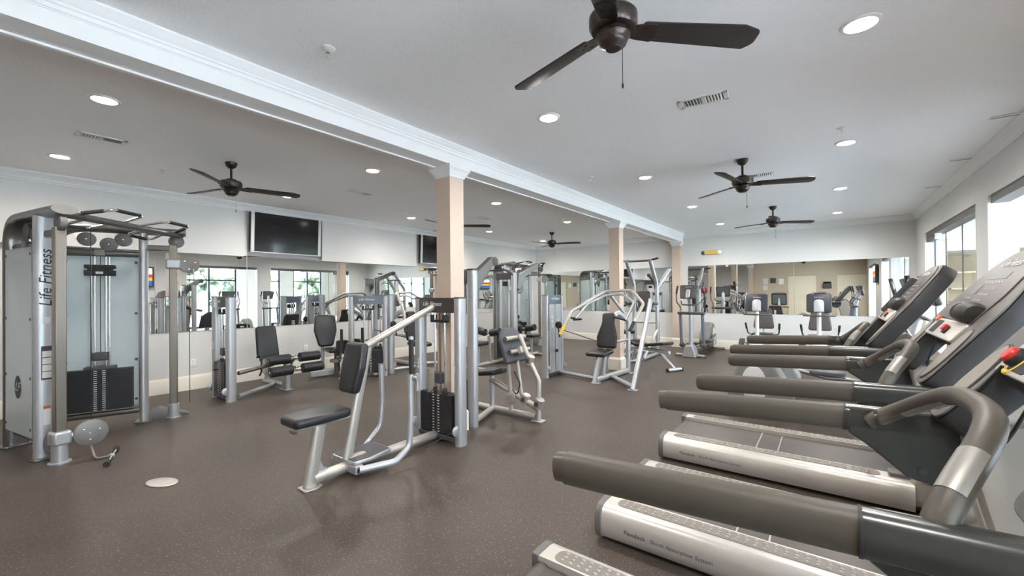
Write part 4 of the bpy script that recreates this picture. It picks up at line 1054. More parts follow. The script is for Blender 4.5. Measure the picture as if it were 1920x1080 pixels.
m = MB(); tube(m, [W(-6.98, 4.12, .06), W(-6.98, 4.12, .44)], .05, n=16); obj('seat_post', m, 'steel_dark', t)
for s in (-1, 1):
    c = W(-6.62, 4.20+s*.17, 0)
    m = MB(); tube(m, [W(-6.90, 4.15+s*.06, .36), W(-6.66, 4.17+s*.14, .34), W(-6.50, 4.20+s*.28, .14), W(-6.42, 4.22+s*.26, .08)], .022, n=12, fil=.08); obj('swing_arm', m, 'silver_warm', t)
    m = MB(); tube(m, [W(-6.75, 4.16+s*.16, .36), W(-6.62, 4.18+s*.20, .40), W(-6.60, 4.18+s*.20, .80)], .020, n=12, fil=.06); obj('hand_post', m, 'steel_dark', t)
    m = MB(); tube(m, [W(-6.60, 4.18+s*.20, .46), W(-6.60, 4.18+s*.20, .86)], .024, n=14, radii=[1, .95]); obj('hand_grip', m, 'black_rubber', t)
    PF = FR(W(-6.68, 4.18+s*.155, .55), (1, .3, 0), (0, 0, 1))
    if PF.to_3x3().col[2].y*s > 0: PF = PF @ Ry(180)
    pad(t, 'thigh_pad', rrect(.26, .24, .06), .06, PF)
    m = MB(); box(m, -.10, .10, -.05, .05, .03, .07, T(*W(-6.45, 4.22+s*.27, 0)) @ Rz(15)); obj('foot_rest', m, 'silver', t, bevel=.01)
    m = MB(); disc(m, W(-6.88, 4.14+s*.10, .30), (0, 0, 1), .10, .05); obj('cam_wheel', m, 'pulley_cover', t)
m = MB(); box(m, -.24, .24, -.05, .05, .02, .12, T(*W(-7.15, 3.98, 0)) @ Rz(75)); obj('rear_foot', m, 'silver', t, bevel=.01)
m = MB(); tube(m, [W(-6.86, 4.45, .58), W(-6.74, 4.47, .56)], .03, n=12); obj('adjusting_knob', m, 'black_rubber', t)
# ---------------------------------------------------- overhead-lever press (user faces local -y, tower on local -x side)
def press(label, loc, rz, yellow=True, TMx=None):
    t = thing('lever_press_machine', label, 'weight machine', loc, rz, group='lever press machines')
    if TMx is None: tower(t, T(-.89, -.20, 0) @ Rz(90), .50, 1.41, 'header_blue', shroud=True, pw=.034, pd=.062)
    else: tower(t, TMx, .50, 1.44, 'header_blue')
    # base
    m = MB(); tube(m, [(-.86, -.05, .05), (-.05, -.25, .05)], .03, n=14); obj('base_rail', m, 'silver', t)
    m = MB(); tube(m, [(0, -.36, .05), (.10, .75, .05)], .038, .045, 14, pw=2.6); obj('base_rail', m, 'silver', t)
    m = MB(); tube(m, [(.06, .10, .05), (.66, -.48, .05)], .034, n=14); obj('base_rail', m, 'silver', t)
    for x, y in ((0, -.36), (.66, -.50), (.10, .76)): foot_plate(t, x, y, .07, .06)
    # seat
    m = MB(); tube(m, [(-.02, -.36, .0), (.0, -.24, .40)], .034, .055, 14, ref=(0, 1, 0), pw=2.6); obj('seat_post', m, 'silver', t)
    m = MB(); tube(m, [(.02, -.12, .05), (.04, -.08, .52)], .028, .045, 14, ref=(0, 1, 0), pw=2.6); obj('frame_post', m, 'silver', t)
    pad(t, 'seat', roundpoly([(-.17, -.20), (.17, -.20), (.19, .16), (-.19, .16)], .05), .07, T(0, -.20, .44) @ Rx(6))
    BF = FR((.03, .08, .80), (1, 0, 0), (0, .20, 1))
    if BF.to_3x3().col[2].y > 0: BF = BF @ Ry(180)
    pad(t, 'backrest', roundpoly([(-.17, -.29), (.17, -.29), (.18, -.10), (.105, .14), (.11, .30), (-.11, .30), (-.105, .14), (-.18, -.10)], [.06, .06, .1, .1, .05, .05, .1, .1], 5), .075, BF)
    # rear bent post
    m = MB(); tube(m, [(.10, .76, .03), (.10, .78, .95), (.05, .40, 1.10), (.04, .20, 1.02)], .036, .05, 16, fil=.16, nf=6, ref=(0, 1, 0), pw=2.6); obj('rear_post', m, 'silver', t)
    m = MB(); tube(m, [(.03, .15, .60), (.10, .77, .60)], .026, n=12); obj('back_support', m, 'silver', t)
    # leaning outer post and lever pivot
    m = MB(); tube(m, [(.66, -.50, .0), (.66, .32, 1.32)], .032, .05, 16, ref=(0, 1, 0), pw=2.6); obj('leaning_post', m, 'silver', t)
    # lever: outer hoop and inner hoop
    hoop = [(-.52, -.42, .92), (-.46, -.30, 1.14), (-.13, .30, 1.47), (.30, .42, 1.485), (.58, .22, 1.26), (.52, -.05, .98)]
    m = MB(); tube(m, hoop, .026, n=14, fil=.10, nf=5); obj('lever_hoop', m, 'silver_warm', t)
    inner = [(-.40, -.28, 1.02), (-.30, -.02, 1.26), (-.12, .30, 1.40), (.16, .38, 1.42), (.42, .22, 1.28), (.36, .0, 1.0)]
    m = MB(); tube(m, inner, .022, n=12, fil=.09, nf=5); obj('inner_hoop', m, 'silver', t)
    for (a, b) in (((-.52, -.42, .92), (-.57, -.50, .76)), ((.52, -.05, .98), (.48, -.14, .84))):
        m = MB(); tube(m, [a, b], .027, n=12); obj('hand_grip', m, 'yellow' if (yellow and a[0] < 0) else 'black_rubber', t)
    for (a, b) in (((-.42, -.30, 1.0), (-.22, -.42, 1.02)), ((.36, 0, 1.0), (.20, -.14, 1.06)), ((-.40, -.28, 1.02), (-.52, -.20, 1.02))):
        m = MB(); tube(m, [a, b], .018, n=12); gr = obj('hand_grip', m, 'black_rubber', t)
    m = MB(); tube(m, [(-.10, .36, 1.46), (.10, .77, .98)], .028, n=12); obj('pivot_link', m, 'silver', t)
    m = MB(); cyl(m, (-.86, .02, .80), (-.05, .10, .58), .010, n=8); obj('linkage_rod', m, 'steel_dark', t)
    m = MB(); disc(m, Vector((-.70, -.32, .90)), (0, 1, 0), .06, .03); obj('range_adjuster', m, 'black_rubber', t)
    m = MB(); tube(m, [(-.70, -.34, .88), (-.66, -.36, .70)], .012, n=10); obj('adjusting_lever', m, 'black_rubber', t)
    return t
press('silver lever press machine with yellow grip beside the middle column', (-2.98, 6.55, 0), 0)
press('lever press machine by the left wall, behind the thigh machine tower', (-6.62, 5.52, 0), 90, False, T(-.66, .06, 0) @ Rz(90))

# ---------------------------------------------------- arm curl bench with tall tower beside the near column
t = thing('arm_curl_machine', 'arm curl machine with sloping dark pad, right of the near column', 'weight machine', (-3.10, 4.0, 0))
def W(x, y, z): return Vector((x+3.10, y-4.0, z))
m = MB(); tube(m, [W(-3.115, 3.43, 0), W(-3.115, 3.43, 1.70)], .062, .050, 20, ref=(0, 1, 0), pw=2.3); pp = obj('post', m, 'silver', t)
m = MB(); tube(m, [W(-3.115, 3.43, 1.70), W(-3.115, 3.43, 1.72)], .064, .052, 20, ref=(0, 1, 0), pw=2.3); obj('post_cap', m, 'header_brown', pp)
m = MB(); tube(m, [W(-3.62, 3.50, 0), W(-3.62, 3.50, 1.70)], .062, .050, 20, ref=(0, 1, 0), pw=2.3); obj('post', m, 'silver', t)
m = MB(); box(m, -.46, -.06, -.62, -.52, 1.56, 1.70); obj('header', m, 'graphite', t, bevel=.008)
stack(t, T(*W(-3.37, 3.47, 0)), .36, .12, .08, .5, 12, False)
# boom with pulley and short bar
m = MB(); prism(m, roundpoly([(-.62, 1.40), (-.57, 1.36), (-.42, 1.60), (-.20, 1.80), (-.19, 1.86), (-.26, 1.87), (-.54, 1.68)], .02), .07, FR(W(-3.115+.035, 4.0, 0), (0, 1, 0), (0, 0, 1)) @ T(0, 0, -.07)); obj('boom', m, 'steel_dark', t, bevel=.008)
m = MB(); disc(m, W(-3.115, 3.79, 1.82), (1, 0, 0), .05, .085); obj('boom_pulley', m, 'graphite', t)
m = MB(); cyl(m, W(-3.115, 3.83, 1.82), W(-3.115, 3.83, 1.72), .005, n=6); obj('cable', m, 'cable_black', t)
m = MB(); tube(m, [W(-3.36, 3.80, 1.66), W(-3.28, 3.82, 1.72), W(-2.98, 3.85, 1.72), W(-2.88, 3.86, 1.66)], .011, n=10, fil=.04); obj('pull_bar', m, 'graphite', t)
# base and posts
m = MB(); tube(m, [W(-3.60, 4.0, .045), W(-2.66, 3.99, .045)], .036, n=14); obj('base_rail', m, 'silver_warm', t)
m = MB(); tube(m, [W(-3.12, 3.48, .05), W(-3.30, 4.0, .05)], .034, n=14); obj('base_rail', m, 'silver_warm', t)
foot_plate(t, *W(-2.63, 3.99, 0).xy, .07, .06)
m = MB(); tube(m, [W(-3.32, 3.98, .40), W(-2.62, 4.02, .12)], .036, n=14); obj('sloping_rail', m, 'silver_warm', t)
m = MB(); tube(m, [W(-2.63, 3.99, .0), W(-2.64, 4.02, .45), W(-2.80, 4.03, .72), W(-2.92, 4.04, .96)], .028, n=14, fil=.12); obj('front_post', m, 'silver_warm', t)
for (a, z) in ((W(-2.77, 4.03, .67), .05), (W(-2.63, 4.0, .20), .055), (W(-2.82, 4.01, .22), .05)):
    m = MB(); lathe(m, [(z*.8, -.06), (z, -.05), (z, .05), (z*.8, .06)], 14, T(*a) @ Ry(20)); cb = obj('clamp_collar', m, 'silver_warm', t)
    m = MB(); box(m, -.025, .025, -.062, -.055, -.025, .025, T(*a)); obj('clamp_label', m, 'graphite', cb)
m = MB(); tube(m, [W(-3.0, 3.97, .06), W(-3.03, 3.97, .62)], .026, n=12); obj('seat_frame_post', m, 'silver_warm', t)
m = MB(); tube(m, [W(-2.86, 4.0, .20), W(-2.93, 4.0, .66)], .022, n=12); obj('pad_post', m, 'silver_warm', t)
PF = FR(W(-2.97, 4.03, .86), (0, 1, 0), (-.42, 0, 1))       # face turned to the user on the -x side
if PF.to_3x3().col[2].x > 0: PF = PF @ Ry(180)
pad(t, 'arm_pad', roundpoly([(-.24, -.22), (.24, -.22), (.22, .08), (.10, .21), (-.10, .21), (-.22, .08)], [.03, .03, .08, .12, .12, .08], 5), .06, PF @ T(0, 0, .02), 'blue_grey_vinyl')
for z in (-.10, .06):
    m = MB(); tube(m, [(-.19, z, -.015), (.19, z, -.015)], .026, n=12, M=PF); br = obj('pad_bracket', m, 'silver_warm', t)
    for s in (-1, 1):
        m = MB(); tube(m, [(s*.19, z, -.015), (s*.20, z, -.015)], .027, n=12, M=PF); obj('bracket_end', m, 'tm_face', br)
m = MB(); box(m, -.06, .06, -.15, -.06, -.09, -.02, PF); obj('pad_block', m, 'silver_warm', t, bevel=.015)
pad(t, 'seat', roundpoly([(-.16, -.16), (.14, -.14), (.18, 0), (.14, .14), (-.16, .16)], .05), .07, T(*W(-3.30, 3.98, .46)) @ Ry(-8))
m = MB(); tube(m, [W(-3.30, 3.98, .06), W(-3.30, 3.98, .47)], .03, n=12); obj('seat_post', m, 'silver', t)
m = MB(); tube(m, [W(-2.90, 3.90, .55), W(-2.80, 3.88, .42), W(-2.86, 3.90, .28), W(-2.94, 3.92, .33)], .007, n=8, fil=.06); obj('pull_cable', m, 'cable_black', t)
m = MB(); disc(m, W(-2.98, 3.93, .22), (0, 1, 0), .07, .02); obj('cam_wheel', m, 'silver_warm', t)

# ---------------------------------------------------- double lat pulldown station
t = thing('lat_pulldown_station', 'double lat pulldown station with thigh rollers, behind the arm curl machine', 'weight machine', (-5.50, 7.10, 0))
for s in (-1, 1):
    m = MB(); tube(m, [(s*.24, 0, 0), (s*.24, 0, 1.88)], .055, .075, 20, ref=(0, 1, 0), pw=2.3); po_ = obj('post', m, 'steel_dark' if s < 0 else 'silver', t)
    m = MB(); tube(m, [(s*.24, 0, 1.88), (s*.24, 0, 1.895)], .057, .077, 20, ref=(0, 1, 0), pw=2.3); obj('post_cap', m, 'graphite', po_)
m = MB(); box(m, -.2, .2, -.07, .07, 1.74, 1.88); obj('header', m, 'graphite', t, bevel=.008)
stack(t, T(0, 0, 0), .34, .12, .08, .55, 14, False)
for x in (-.07, .07):
    m = MB(); cyl(m, (x, 0, .55), (x, 0, 1.74), .009, n=8); obj('guide_rod', m, 'chrome', t)
m = MB(); box(m, -.05, .05, -.04, .04, 1.60, 1.70); obj('top_stop', m, 'black_rubber', t, bevel=.006)
for q, sg in ((1, 1), (-1, -1)):
    if sg > 0: m = MB(); prism(m, roundpoly([(.05, 1.55), (.12, 1.50), (.35, 1.80), (.95, 2.06), (.97, 2.13), (.88, 2.13), (.10, 1.86)], .02), .08, FR((.25+.04, 0, 0) if sg > 0 else (-.20+.04, 0, 0), (0, sg, 0), (0, 0, 1)) @ T(0, 0, -.08 if sg > 0 else 0)); obj('boom', m, 'steel_dark', t, bevel=.008)
    yc = sg*.90; xc = .25 if sg > 0 else -.16
    if sg > 0:
        m = MB(); disc(m, Vector((.25 if sg > 0 else -.16, yc, 2.07)), (1, 0, 0), .06, .10); obj('boom_pulley', m, 'graphite', t)
        m = MB(); cyl(m, (.25 if sg > 0 else -.16, yc+.02, 2.06), (.25 if sg > 0 else -.16, yc+.02, 1.86), .005, n=6); obj('cable', m, 'cable_black', t)
        m = MB(); tube(m, [(xc-.55, yc+.02, 1.76), (xc-.32, yc+.02, 1.86), (xc+.32, yc+.02, 1.86), (xc+.55, yc+.02, 1.76)], .014, n=10, fil=.08); obj('pull_bar', m, 'graphite', t)
    m = MB(); tube(m, [(0, sg*.08, .05), (.05, sg*1.15, .05)], .036, n=12); obj('base_rail', m, 'silver_warm', t)
    m = MB(); tube(m, [(-.40, sg*1.12, .03), (.45, sg*1.12, .03)], .032, n=12); obj('base_foot', m, 'silver_warm', t)
    m = MB(); tube(m, [(.03, sg*.55, .05), (.04, sg*.60, .60)], .032, n=12); obj('roller_post', m, 'silver', t)
    pad(t, 'seat', rrect(.30, .34, .05), .07, T(.04, sg*.92, .44))
    m = MB(); tube(m, [(.04, sg*.92, .05), (.04, sg*.92, .45)], .028, n=12); obj('seat_post', m, 'silver', t)
    for s in (-1, 1):
        m = MB(); tube(m, [(.04+s*.07, sg*.62, .66), (.04+s*.08, sg*.62, .66), (.04+s*.29, sg*.62, .70), (.04+s*.30, sg*.62, .70)], .075, n=18, radii=[.85, 1, 1, .85]); obj('thigh_roller', m, 'black_vinyl', t)
    m = MB(); cyl(m, (-.12, sg*.62, .66), (.2, sg*.62, .66), .02, n=10); obj('roller_axle', m, 'chrome', t)

cable_machine('dual-stack cable machine far away near the back left corner', (-6.42, 9.2, 0), -88, (1.55, 1.83), False)
# ---------------------------------------------------- chin-up and dip tower
t = thing('chin_up_tower', 'tall silver chin-up and dip tower near the far pilaster', 'chin-up tower', (-3.40, 9.46, 0), 0)
for s in (-1, 1):
    m = MB(); tube(m, [(s*.27, .28, .0), (s*.27, .25, 1.62), (s*.27, -.18, 2.16)], .042, .055, 16, fil=.18, nf=6, ref=(0, 1, 0), pw=2.6); obj('upright', m, 'silver', t)
    m = MB(); tube(m, [(s*.27, -.70, .04), (s*.27, .50, .04)], .04, n=12); obj('base_rail', m, 'silver', t)
    m = MB(); tube(m, [(s*.27, -.65, .04), (s*.27, .24, .58)], .032, n=12); obj('step_brace', m, 'silver', t)
    m = MB(); tube(m, [(s*.27, .26, 1.12), (s*.30, -.30, 1.15)], .022, n=12); obj('dip_arm', m, 'silver', t)
    m = MB(); tube(m, [(s*.30, -.18, 1.148), (s*.30, -.34, 1.152)], .026, n=12); obj('dip_grip', m, 'black_rubber', t)
    pad(t, 'elbow_pad', rrect(.12, .34, .04), .055, T(s*.27, .02, 1.16))
    m = MB(); tube(m, [(s*.27, -.18, 2.16), (s*.48, -.30, 2.18)], .018, n=12); g = obj('wide_grip', m, 'silver', t)
    m = MB(); tube(m, [(s*.33, -.215, 2.166), (s*.48, -.30, 2.18)], .021, n=12); obj('grip_sleeve', m, 'black_rubber', g)
m = MB(); tube(m, [(-.27, -.17, 2.15), (.27, -.17, 2.15)], .022, n=12); obj('top_bar', m, 'steel_dark', t)
m = MB(); tube(m, [(-.27, .26, .75), (.27, .26, .75)], .026, n=12); obj('cross_bar', m, 'silver', t)
m = MB(); tube(m, [(-.27, .45, .04), (.27, .45, .04)], .032, n=12); obj('cross_bar', m, 'silver', t)
pad(t, 'backrest', rrect(.28, .46, .05), .06, FR((0, .20, 1.25), (1, 0, 0), (0, 0, 1)), 'brown_vinyl')
m = MB(); tube(m, [(.27, .26, 1.52), (.50, .46, 1.98)], .04, n=14); obj('bar_rest', m, 'silver', t)
# ---------------------------------------------------- adjustable bench
t = thing('ab_bench', 'low black padded exercise bench on silver legs beyond the lever press', 'bench', (-2.70, 8.15, 0), 62)
pad(t, 'back_pad', rrect(.30, .62, .05), .06, T(0, -.08, .42) @ Rx(-9))
pad(t, 'seat_pad', rrect(.30, .28, .05), .06, T(0, .46, .40) @ Rx(12))
m = MB(); tube(m, [(0, -.40, .33), (0, .62, .33)], .032, n=12); obj('spine', m, 'silver', t)
m = MB(); tube(m, [(0, -.15, .34), (0, -.30, .20), (0, -.52, .05)], .028, n=12, fil=.12); obj('front_leg', m, 'silver', t)
m = MB(); tube(m, [(-.16, -.52, .035), (.16, -.52, .035)], .03, n=12); obj('front_foot', m, 'silver', t)
for s in (-1, 1):
    m = MB(); tube(m, [(s*.16, -.52, .035), (s*.185, -.52, .035)], .034, n=12); obj('foot_cap', m, 'black_rubber', t)
m = MB(); tube(m, [(0, .50, .34), (0, .62, .05)], .028, n=12); obj('rear_leg', m, 'silver', t)
m = MB(); tube(m, [(-.22, .62, .035), (.22, .62, .035)], .03, n=12); obj('rear_foot', m, 'silver', t)
m = MB(); tube(m, [(0, .55, .36), (0, .80, .62)], .022, n=12); obj('roller_post', m, 'silver', t)
for s in (-1, 1):
    m = MB(); tube(m, [(s*.04, .80, .62), (s*.20, .80, .62)], .05, n=14); obj('leg_roller', m, 'black_vinyl', t)

# ---------------------------------------------------- elliptical trainers (local -y is the front of the machine)
def elliptical(label, loc, rz, group='elliptical trainers'):
    t = thing('elliptical_trainer', label, 'elliptical', loc, rz, group)
    m = MB(); prism(m, roundpoly([(-.15, 0), (.15, 0), (.12, .14), (.07, .27), (-.07, .27), (-.12, .14)], .03), .24, FR((0, .12, 0), (1, 0, 0), (0, 0, 1))); obj('front_shroud', m, 'silver', t, bevel=.02)
    m = MB(); tube(m, [(-.30, 0, .045), (.30, 0, .045)], .03, n=12); obj('front_stabiliser', m, 'silver_warm', t)
    for s in (-1, 1):
        m = MB(); disc(m, Vector((s*.31, 0, .03)), (1, 0, 0), .03, .03, 14); obj('stabiliser_cap', m, 'pulley', t)
    m = MB(); tube(m, [(0, .05, .2), (0, .06, .95), (0, .0, 1.22), (0, -.10, 1.44)], .044, n=16, fil=.2, radii=None); obj('mast', m, 'silver', t)
    m = MB(); box(m, -.06, .06, .05, 1.65, .06, .15); obj('base_beam', m, 'steel_dark', t, bevel=.02)
    # console seen from behind
    CF = FR((0, -.10, 1.46), (-1, 0, 0), (0, .30, .95))
    if CF.to_3x3().col[2].y < 0: CF = CF @ Ry(180)
    m = MB(); cushion(m, roundpoly([(-.17, -.16), (.17, -.16), (.20, .15), (-.20, .15)], .035), .055, .015, CF, k=3); co = obj('console', m, 'graphite', t)
    m = MB(); cushion(m, roundpoly([(-.14, -.12), (.14, -.12), (.165, .12), (-.165, .12)], .02), .003, .001, CF @ T(0, 0, .055), k=1); obj('console_face', m, 'tm_lcd', co)
    m = MB(); cushion(m, rrect(.09, .20, .04), .03, .01, CF @ T(0, -.06, -.03), k=2); obj('console_bracket', m, 'silver', co)
    text('brand_name', LG, .03, 'label_paper', co, CF @ Ry(180) @ T(0, .10, .0008), .3)
    m = MB(); tube(m, [(-.22, .10, 1.24), (-.16, -.06, 1.16), (.16, -.06, 1.16), (.22, .10, 1.24)], .015, n=10, fil=.08); obj('pulse_bar', m, 'graphite', t)
    m = MB(); cushion(m, roundpoly([(-.28, -.06), (.28, -.06), (.30, .05), (.10, .10), (-.10, .10), (-.30, .05)], .04), .06, .02, T(0, .06, .94), k=3); obj('accessory_tray', m, 'graphite', t)
    # rear drive housing: rounded wheel cover between the pedal arms
    o = roundpoly([(1.05, .12), (1.70, .12), (1.72, .30), (1.58, .62), (1.40, .72), (1.20, .60), (1.02, .28)], [.05, .1, .12, .2, .16, .2, .1], 6)
    m = MB(); cushion(m, o, .24, .05, FR((0+.12, 0, 0), (0, 1, 0), (0, 0, 1)) @ T(0, 0, -.24), k=3); ho = obj('drive_housing', m, 'ell_grey', t, ang=50)
    for s in (-1, 1):
        m = MB(); cushion(m, [(a+1.42, b+.36) for a, b in ellipse(.13, .22, 24)], .012, .005, FR((s*.125, 0, 0), (0, 1, 0), (0, 0, 1)), k=2); obj('side_disc', m, 'bike_white', ho)
    m = MB(); tube(m, [(-.33, 1.62, .045), (.33, 1.62, .045)], .03, n=12); obj('rear_stabiliser', m, 'ell_grey', t)
    for s in (-1, 1):
        ph = .10*s
        # moving arms
        m = MB(); tube(m, [(s*.235, .16+ph*.2, .26), (s*.235, .08, .98)], .032, .04, 14, ref=(0, 1, 0)); ar = obj('swing_arm', m, 'header_blue', t)
        m = MB(); tube(m, [(s*.235, .08, .98), (s*.245, .14, 1.10), (s*.31, .06, 1.22), (s*.32, .0-ph, 1.50), (s*.30, .02-ph, 1.58)], .017, n=12, fil=.08); obj('hand_lever', m, 'steel_dark', ar)
        m = MB(); tube(m, [(s*.32, .0-ph*.8, 1.40), (s*.30, .02-ph, 1.585)], .021, n=12); obj('hand_grip', m, 'black_rubber', ar)
        m = MB(); lathe(m, [(.045, -.04), (.06, 0), (.045, .04)], 14, T(s*.235, .16, .25) @ Ry(90)); obj('pivot_boot', m, 'graphite', t)
        m = MB(); tube(m, [(s*.20, .18, .24), (s*.19, .75, .20+ph*.5), (s*.16, 1.40, .30+ph)], .028, n=12, fil=.15); obj('pedal_arm', m, 'steel_dark', t)
        m = MB(); cushion(m, rrect(.15, .40, .05), .05, .015, T(s*.20, .74, .24+ph*.5), k=2); obj('pedal', m, 'graphite', t)
    return t
elliptical('elliptical trainer with grey wheel housing beside the far pilaster', (-2.45, 9.85, 0), -3)
elliptical('elliptical trainer beyond the furthest treadmill, facing the windows', (.72, 5.75, 0), 90)
elliptical('elliptical trainer nearest the back right corner, facing the windows', (.72, 7.05, 0), 90)

# ---------------------------------------------------- recumbent bikes (local -y is the front)
def bike(label, loc, rz):
    t = thing('recumbent_bike', label, 'exercise bike', loc, rz, group='recumbent bikes by the back wall')
    m = MB(); tube(m, [(0, .02, .5), (0, .0, 1.02), (0, .03, 1.28)], .034, n=14, fil=.15); obj('mast', m, 'bike_white', t)
    o = roundpoly([(-.30, .08), (.40, .08), (.36, .38), (.10, .60), (-.12, .60), (-.30, .35)], [.08, .05, .1, .12, .12, .12], 5)
    m = MB(); cushion(m, o, .22, .05, FR((.11, 0, 0), (0, 1, 0), (0, 0, 1)) @ T(0, 0, -.22), k=3); obj('drive_housing', m, 'bike_white', t, ang=50)
    m = MB(); cushion(m, [(a*.98+.0, b) for a, b in ellipse(.15, .15, 24)], .25, .02, FR((.125, 0, .34), (0, 1, 0), (0, 0, 1)) @ T(0, 0, -.25), k=2); obj('crank_cover', m, 'ell_grey', t)
    m = MB(); box(m, -.05, .05, .3, 1.25, .09, .19); obj('base_beam', m, 'bike_white', t, bevel=.02)
    for y in (-.22, 1.2):
        m = MB(); tube(m, [(-.30, y, .04), (.30, y, .04)], .03, n=12); obj('stabiliser', m, 'ell_grey', t)
        m = MB(); box(m, -.04, .04, y-.04, y+.04, .03, .12); obj('stabiliser_bracket', m, 'bike_white', t, bevel=.01)
    CF = FR((0, .0, 1.23), (-1, 0, 0), (0, .22, .97))
    if CF.to_3x3().col[2].y < 0: CF = CF @ Ry(180)
    m = MB(); cushion(m, rrect(.37, .34, .04), .05, .014, CF, k=3); co = obj('console', m, 'console_navy', t)
    m = MB(); cushion(m, rrect(.31, .26, .02), .003, .001, CF @ T(0, 0, .05), k=1); obj('console_face', m, 'tm_lcd', co)
    m = MB(); tube(m, [(-.15, .165, .02), (-.08, .195, .02), (.08, .195, .02), (.15, .165, .02)], .008, n=8, fil=.02, M=CF); obj('console_handle', m, 'ell_grey', co)
    m = MB(); cushion(m, roundpoly([(-.075, -.17), (.075, -.17), (.075, .06), (-.075, .06)], [.01, .01, .07, .07], 6), .035, .012, CF @ T(0, 0, -.035), k=2); obj('console_bracket', m, 'silver', co)
    text('brand_name', LG, .03, 'label_paper', co, CF @ Ry(180) @ T(0, .105, .0008), .3)
    m = MB(); tube(m, [(-.20, .18, 1.0), (-.24, .02, 1.0), (-.10, -.06, 1.0), (.10, -.06, 1.0), (.24, .02, 1.0), (.20, .18, 1.0)], .014, n=10, fil=.06); obj('handlebar', m, 'graphite', t)
    pad(t, 'backrest', roundpoly([(-.20, -.20), (.20, -.20), (.14, .24), (-.14, .24)], .06), .06, FR((0, 1.12, .84), (1, 0, 0), (0, .25, 1)), 'brown_vinyl')
    pad(t, 'seat', roundpoly([(-.21, -.18), (.21, -.18), (.21, .18), (-.21, .18)], .07), .07, T(0, .98, .50))
    m = MB(); box(m, -.06, .06, .85, 1.1, .18, .50); obj('seat_carriage', m, 'ell_grey', t, bevel=.02)
    m = MB(); tube(m, [(0, 1.1, .45), (0, 1.2, .95)], .025, n=12); obj('back_post', m, 'bike_white', t)
    for s in (-1, 1):
        m = MB(); tube(m, [(s*.10, .98, .47), (s*.28, .95, .56), (s*.30, .85, .70)], .014, n=10, fil=.05); hh = obj('side_handle', m, 'graphite', t)
        m = MB(); tube(m, [(s*.295, .87, .66), (s*.305, .80, .78)], .020, n=10); obj('side_grip', m, 'black_rubber', hh)
        m = MB(); tube(m, [(s*.13, 0, .34), (s*.16, s*.09, .34-s*.11), (s*.19, s*.10, .34-s*.12)], .014, n=8); cr_ = obj('crank', m, 'graphite', t)
        m = MB(); cushion(m, rrect(.10, .22, .03), .025, .008, T(s*.25, s*.10, .33-s*.12) @ Rx(35), k=2); obj('pedal', m, 'black_rubber', cr_)
    return t
b1 = bike('left recumbent exercise bike in front of the back wall mirror', (-1.10, 9.35, 0), 0)
dup(b1, 'right recumbent exercise bike in front of the back wall mirror', (-.13, 9.35, 0), 0)

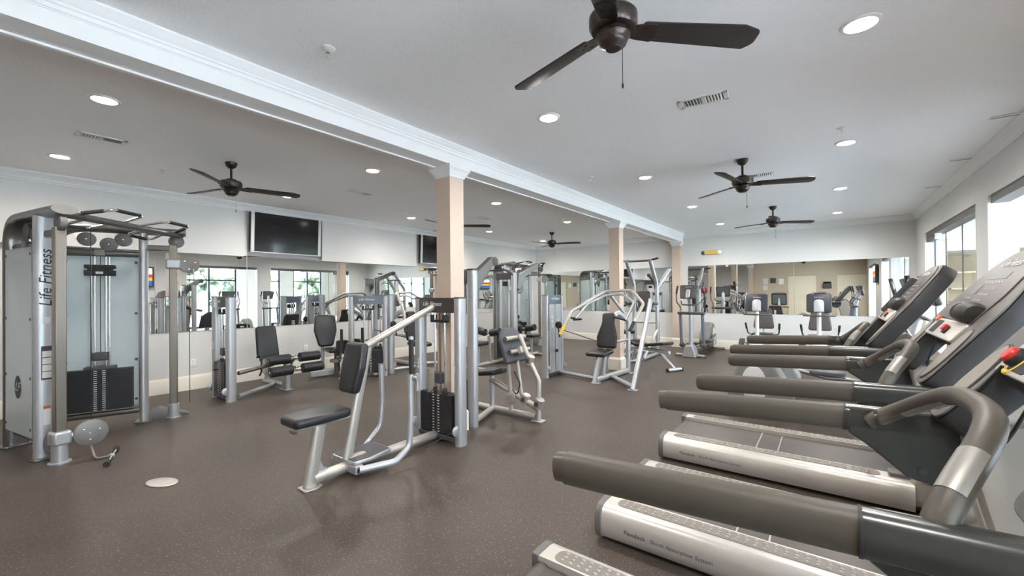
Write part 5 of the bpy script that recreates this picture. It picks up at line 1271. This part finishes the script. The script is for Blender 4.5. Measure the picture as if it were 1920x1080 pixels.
# ---------------------------------------------------- person in a red shirt, hidden behind the near column and seen only in the mirror
def person(loc, rz):
    t = thing('person', 'person in a red shirt standing at a machine, seen in the back mirror', 'person', loc, rz)
    def mk(name, V, Ed, R, matn, parent, root=0):
        me = bpy.data.meshes.new(name); me.from_pydata(V, Ed, []); me.update()
        if not me.skin_vertices: 
            import bmesh
            bm = bmesh.new(); bm.from_mesh(me); bm.verts.layers.skin.verify(); bm.to_mesh(me); bm.free()
        o = bpy.data.objects.new(name, me); COL.objects.link(o); o.parent = parent; me.materials.append(MAT[matn])
        for i, r in enumerate(R):
            sv = me.skin_vertices[0].data[i]; sv.radius = r if isinstance(r, tuple) else (r, r); sv.use_root = (i == root)
        md = o.modifiers.new('skin', 'SKIN'); md.use_smooth_shade = True
        s_ = o.modifiers.new('sub', 'SUBSURF'); s_.levels = 2; s_.render_levels = 2
        return o
    V = [(0, 0, .98), (0, 0, 1.15), (0, .01, 1.36), (0, 0, 1.50), (0, .01, 1.60), (0, .02, 1.70), (0, .02, 1.80),
         (.10, 0, .92), (.11, .01, .52), (.11, -.02, .09), (.12, .13, .035), (-.10, 0, .92), (-.11, .01, .52), (-.11, -.02, .09), (-.12, .13, .035),
         (.19, 0, 1.46), (.24, -.02, 1.18), (.23, .20, 1.08), (.22, .27, 1.07), (-.19, 0, 1.46), (-.27, .14, 1.28), (-.22, .36, 1.30), (-.21, .43, 1.31)]
    E_ = [(0, 1), (1, 2), (2, 3), (3, 4), (4, 5), (5, 6), (0, 7), (7, 8), (8, 9), (9, 10), (0, 11), (11, 12), (12, 13), (13, 14), (2, 15), (15, 16), (16, 17), (17, 18), (2, 19), (19, 20), (20, 21), (21, 22)]
    R = [(.15, .11), (.135, .10), (.155, .115), (.07, .06), (.055, .055), (.085, .095), (.07, .08), .09, .06, .042, .035, .09, .06, .042, .035, .062, .046, .035, .03, .062, .046, .035, .03]
    mk('body', V, E_, R, 'skin', t)
    Vs = [(0, 0, .95), (0, 0, 1.15), (0, .01, 1.36), (0, 0, 1.46), (.19, 0, 1.46), (.235, -.015, 1.24), (-.19, 0, 1.46), (-.255, .11, 1.33)]
    mk('shirt', Vs, [(0, 1), (1, 2), (2, 3), (2, 4), (4, 5), (2, 6), (6, 7)], [(.17, .125), (.155, .12), (.175, .135), (.10, .08), .085, .068, .085, .068], 'cloth_red', t)
    Vt = [(0, 0, .98), (.10, 0, .90), (.11, .01, .52), (.11, -.02, .12), (-.10, 0, .90), (-.11, .01, .52), (-.11, -.02, .12)]
    mk('trousers', Vt, [(0, 1), (1, 2), (2, 3), (0, 4), (4, 5), (5, 6)], [(.155, .12), .108, .075, .06, .108, .075, .06], 'cloth_dark', t)
    for s in (-1, 1):
        m = MB(); cushion(m, [(a+s*.115, b+.06) for a, b in roundpoly([(-.045, -.12), (.045, -.12), (.05, .08), (.02, .14), (-.02, .14), (-.05, .08)], .03)], .08, .03, k=3); obj('shoe', m, 'black_rubber', t)
    # head details (faces local +y)
    m = MB(); lathe(m, [(.002, .125), (.06, .115), (.095, .07), (.103, .02), (.098, -.02)], 20, T(0, .005, 1.735)); obj('hair', m, 'hair', t)
    m = MB(); lathe(m, [(.002, -.012), (.014, 0), (.002, .02)], 8, T(0, .118, 1.70)); obj('nose', m, 'skin', t)
    for s in (-1, 1):
        m = MB(); lathe(m, [(.002, -.008), (.010, 0), (.002, .008)], 8, T(s*.035, .103, 1.725)); obj('eye', m, 'black_rubber', t)
        m = MB(); lathe(m, [(.004, -.03), (.016, 0), (.004, .03)], 8, T(s*.097, .02, 1.71)); obj('ear', m, 'skin', t)
        hx, hy, hz = (.22, .27, 1.07) if s > 0 else (-.21, .43, 1.31)
        for k in range(4):
            fx = hx-.03+.02*k
            m = MB(); tube(m, [(fx, hy+.01, hz), (fx, hy+.07-.004*abs(k-1.5), hz-.01), (fx, hy+.09, hz-.035)], .0085, n=8, fil=.01); obj('finger', m, 'skin', t)
        m = MB(); tube(m, [(hx-s*.02, hy-.01, hz), (hx-s*.05, hy+.03, hz-.01), (hx-s*.05, hy+.06, hz-.02)], .0095, n=8, fil=.01); obj('thumb', m, 'skin', t)
    m = MB(); box(m, -.022, .022, .113, .118, 1.658, 1.664); obj('mouth', m, 'label_red', t)
    return t
t = thing('step_platform', 'low black step platform under the person in red', 'step platform', (-5.62, -1.9, 0))
m = MB(); cushion(m, rrect(.95, .42, .06), .14, .03, k=3); obj('platform', m, 'graphite', t)
m = MB(); cushion(m, rrect(.85, .32, .05), .006, .002, T(0, 0, .139), k=1); obj('platform_mat', m, 'black_rubber', t)
person((-5.62, -1.9, .150), 12)
bpy.context.view_layer.update()
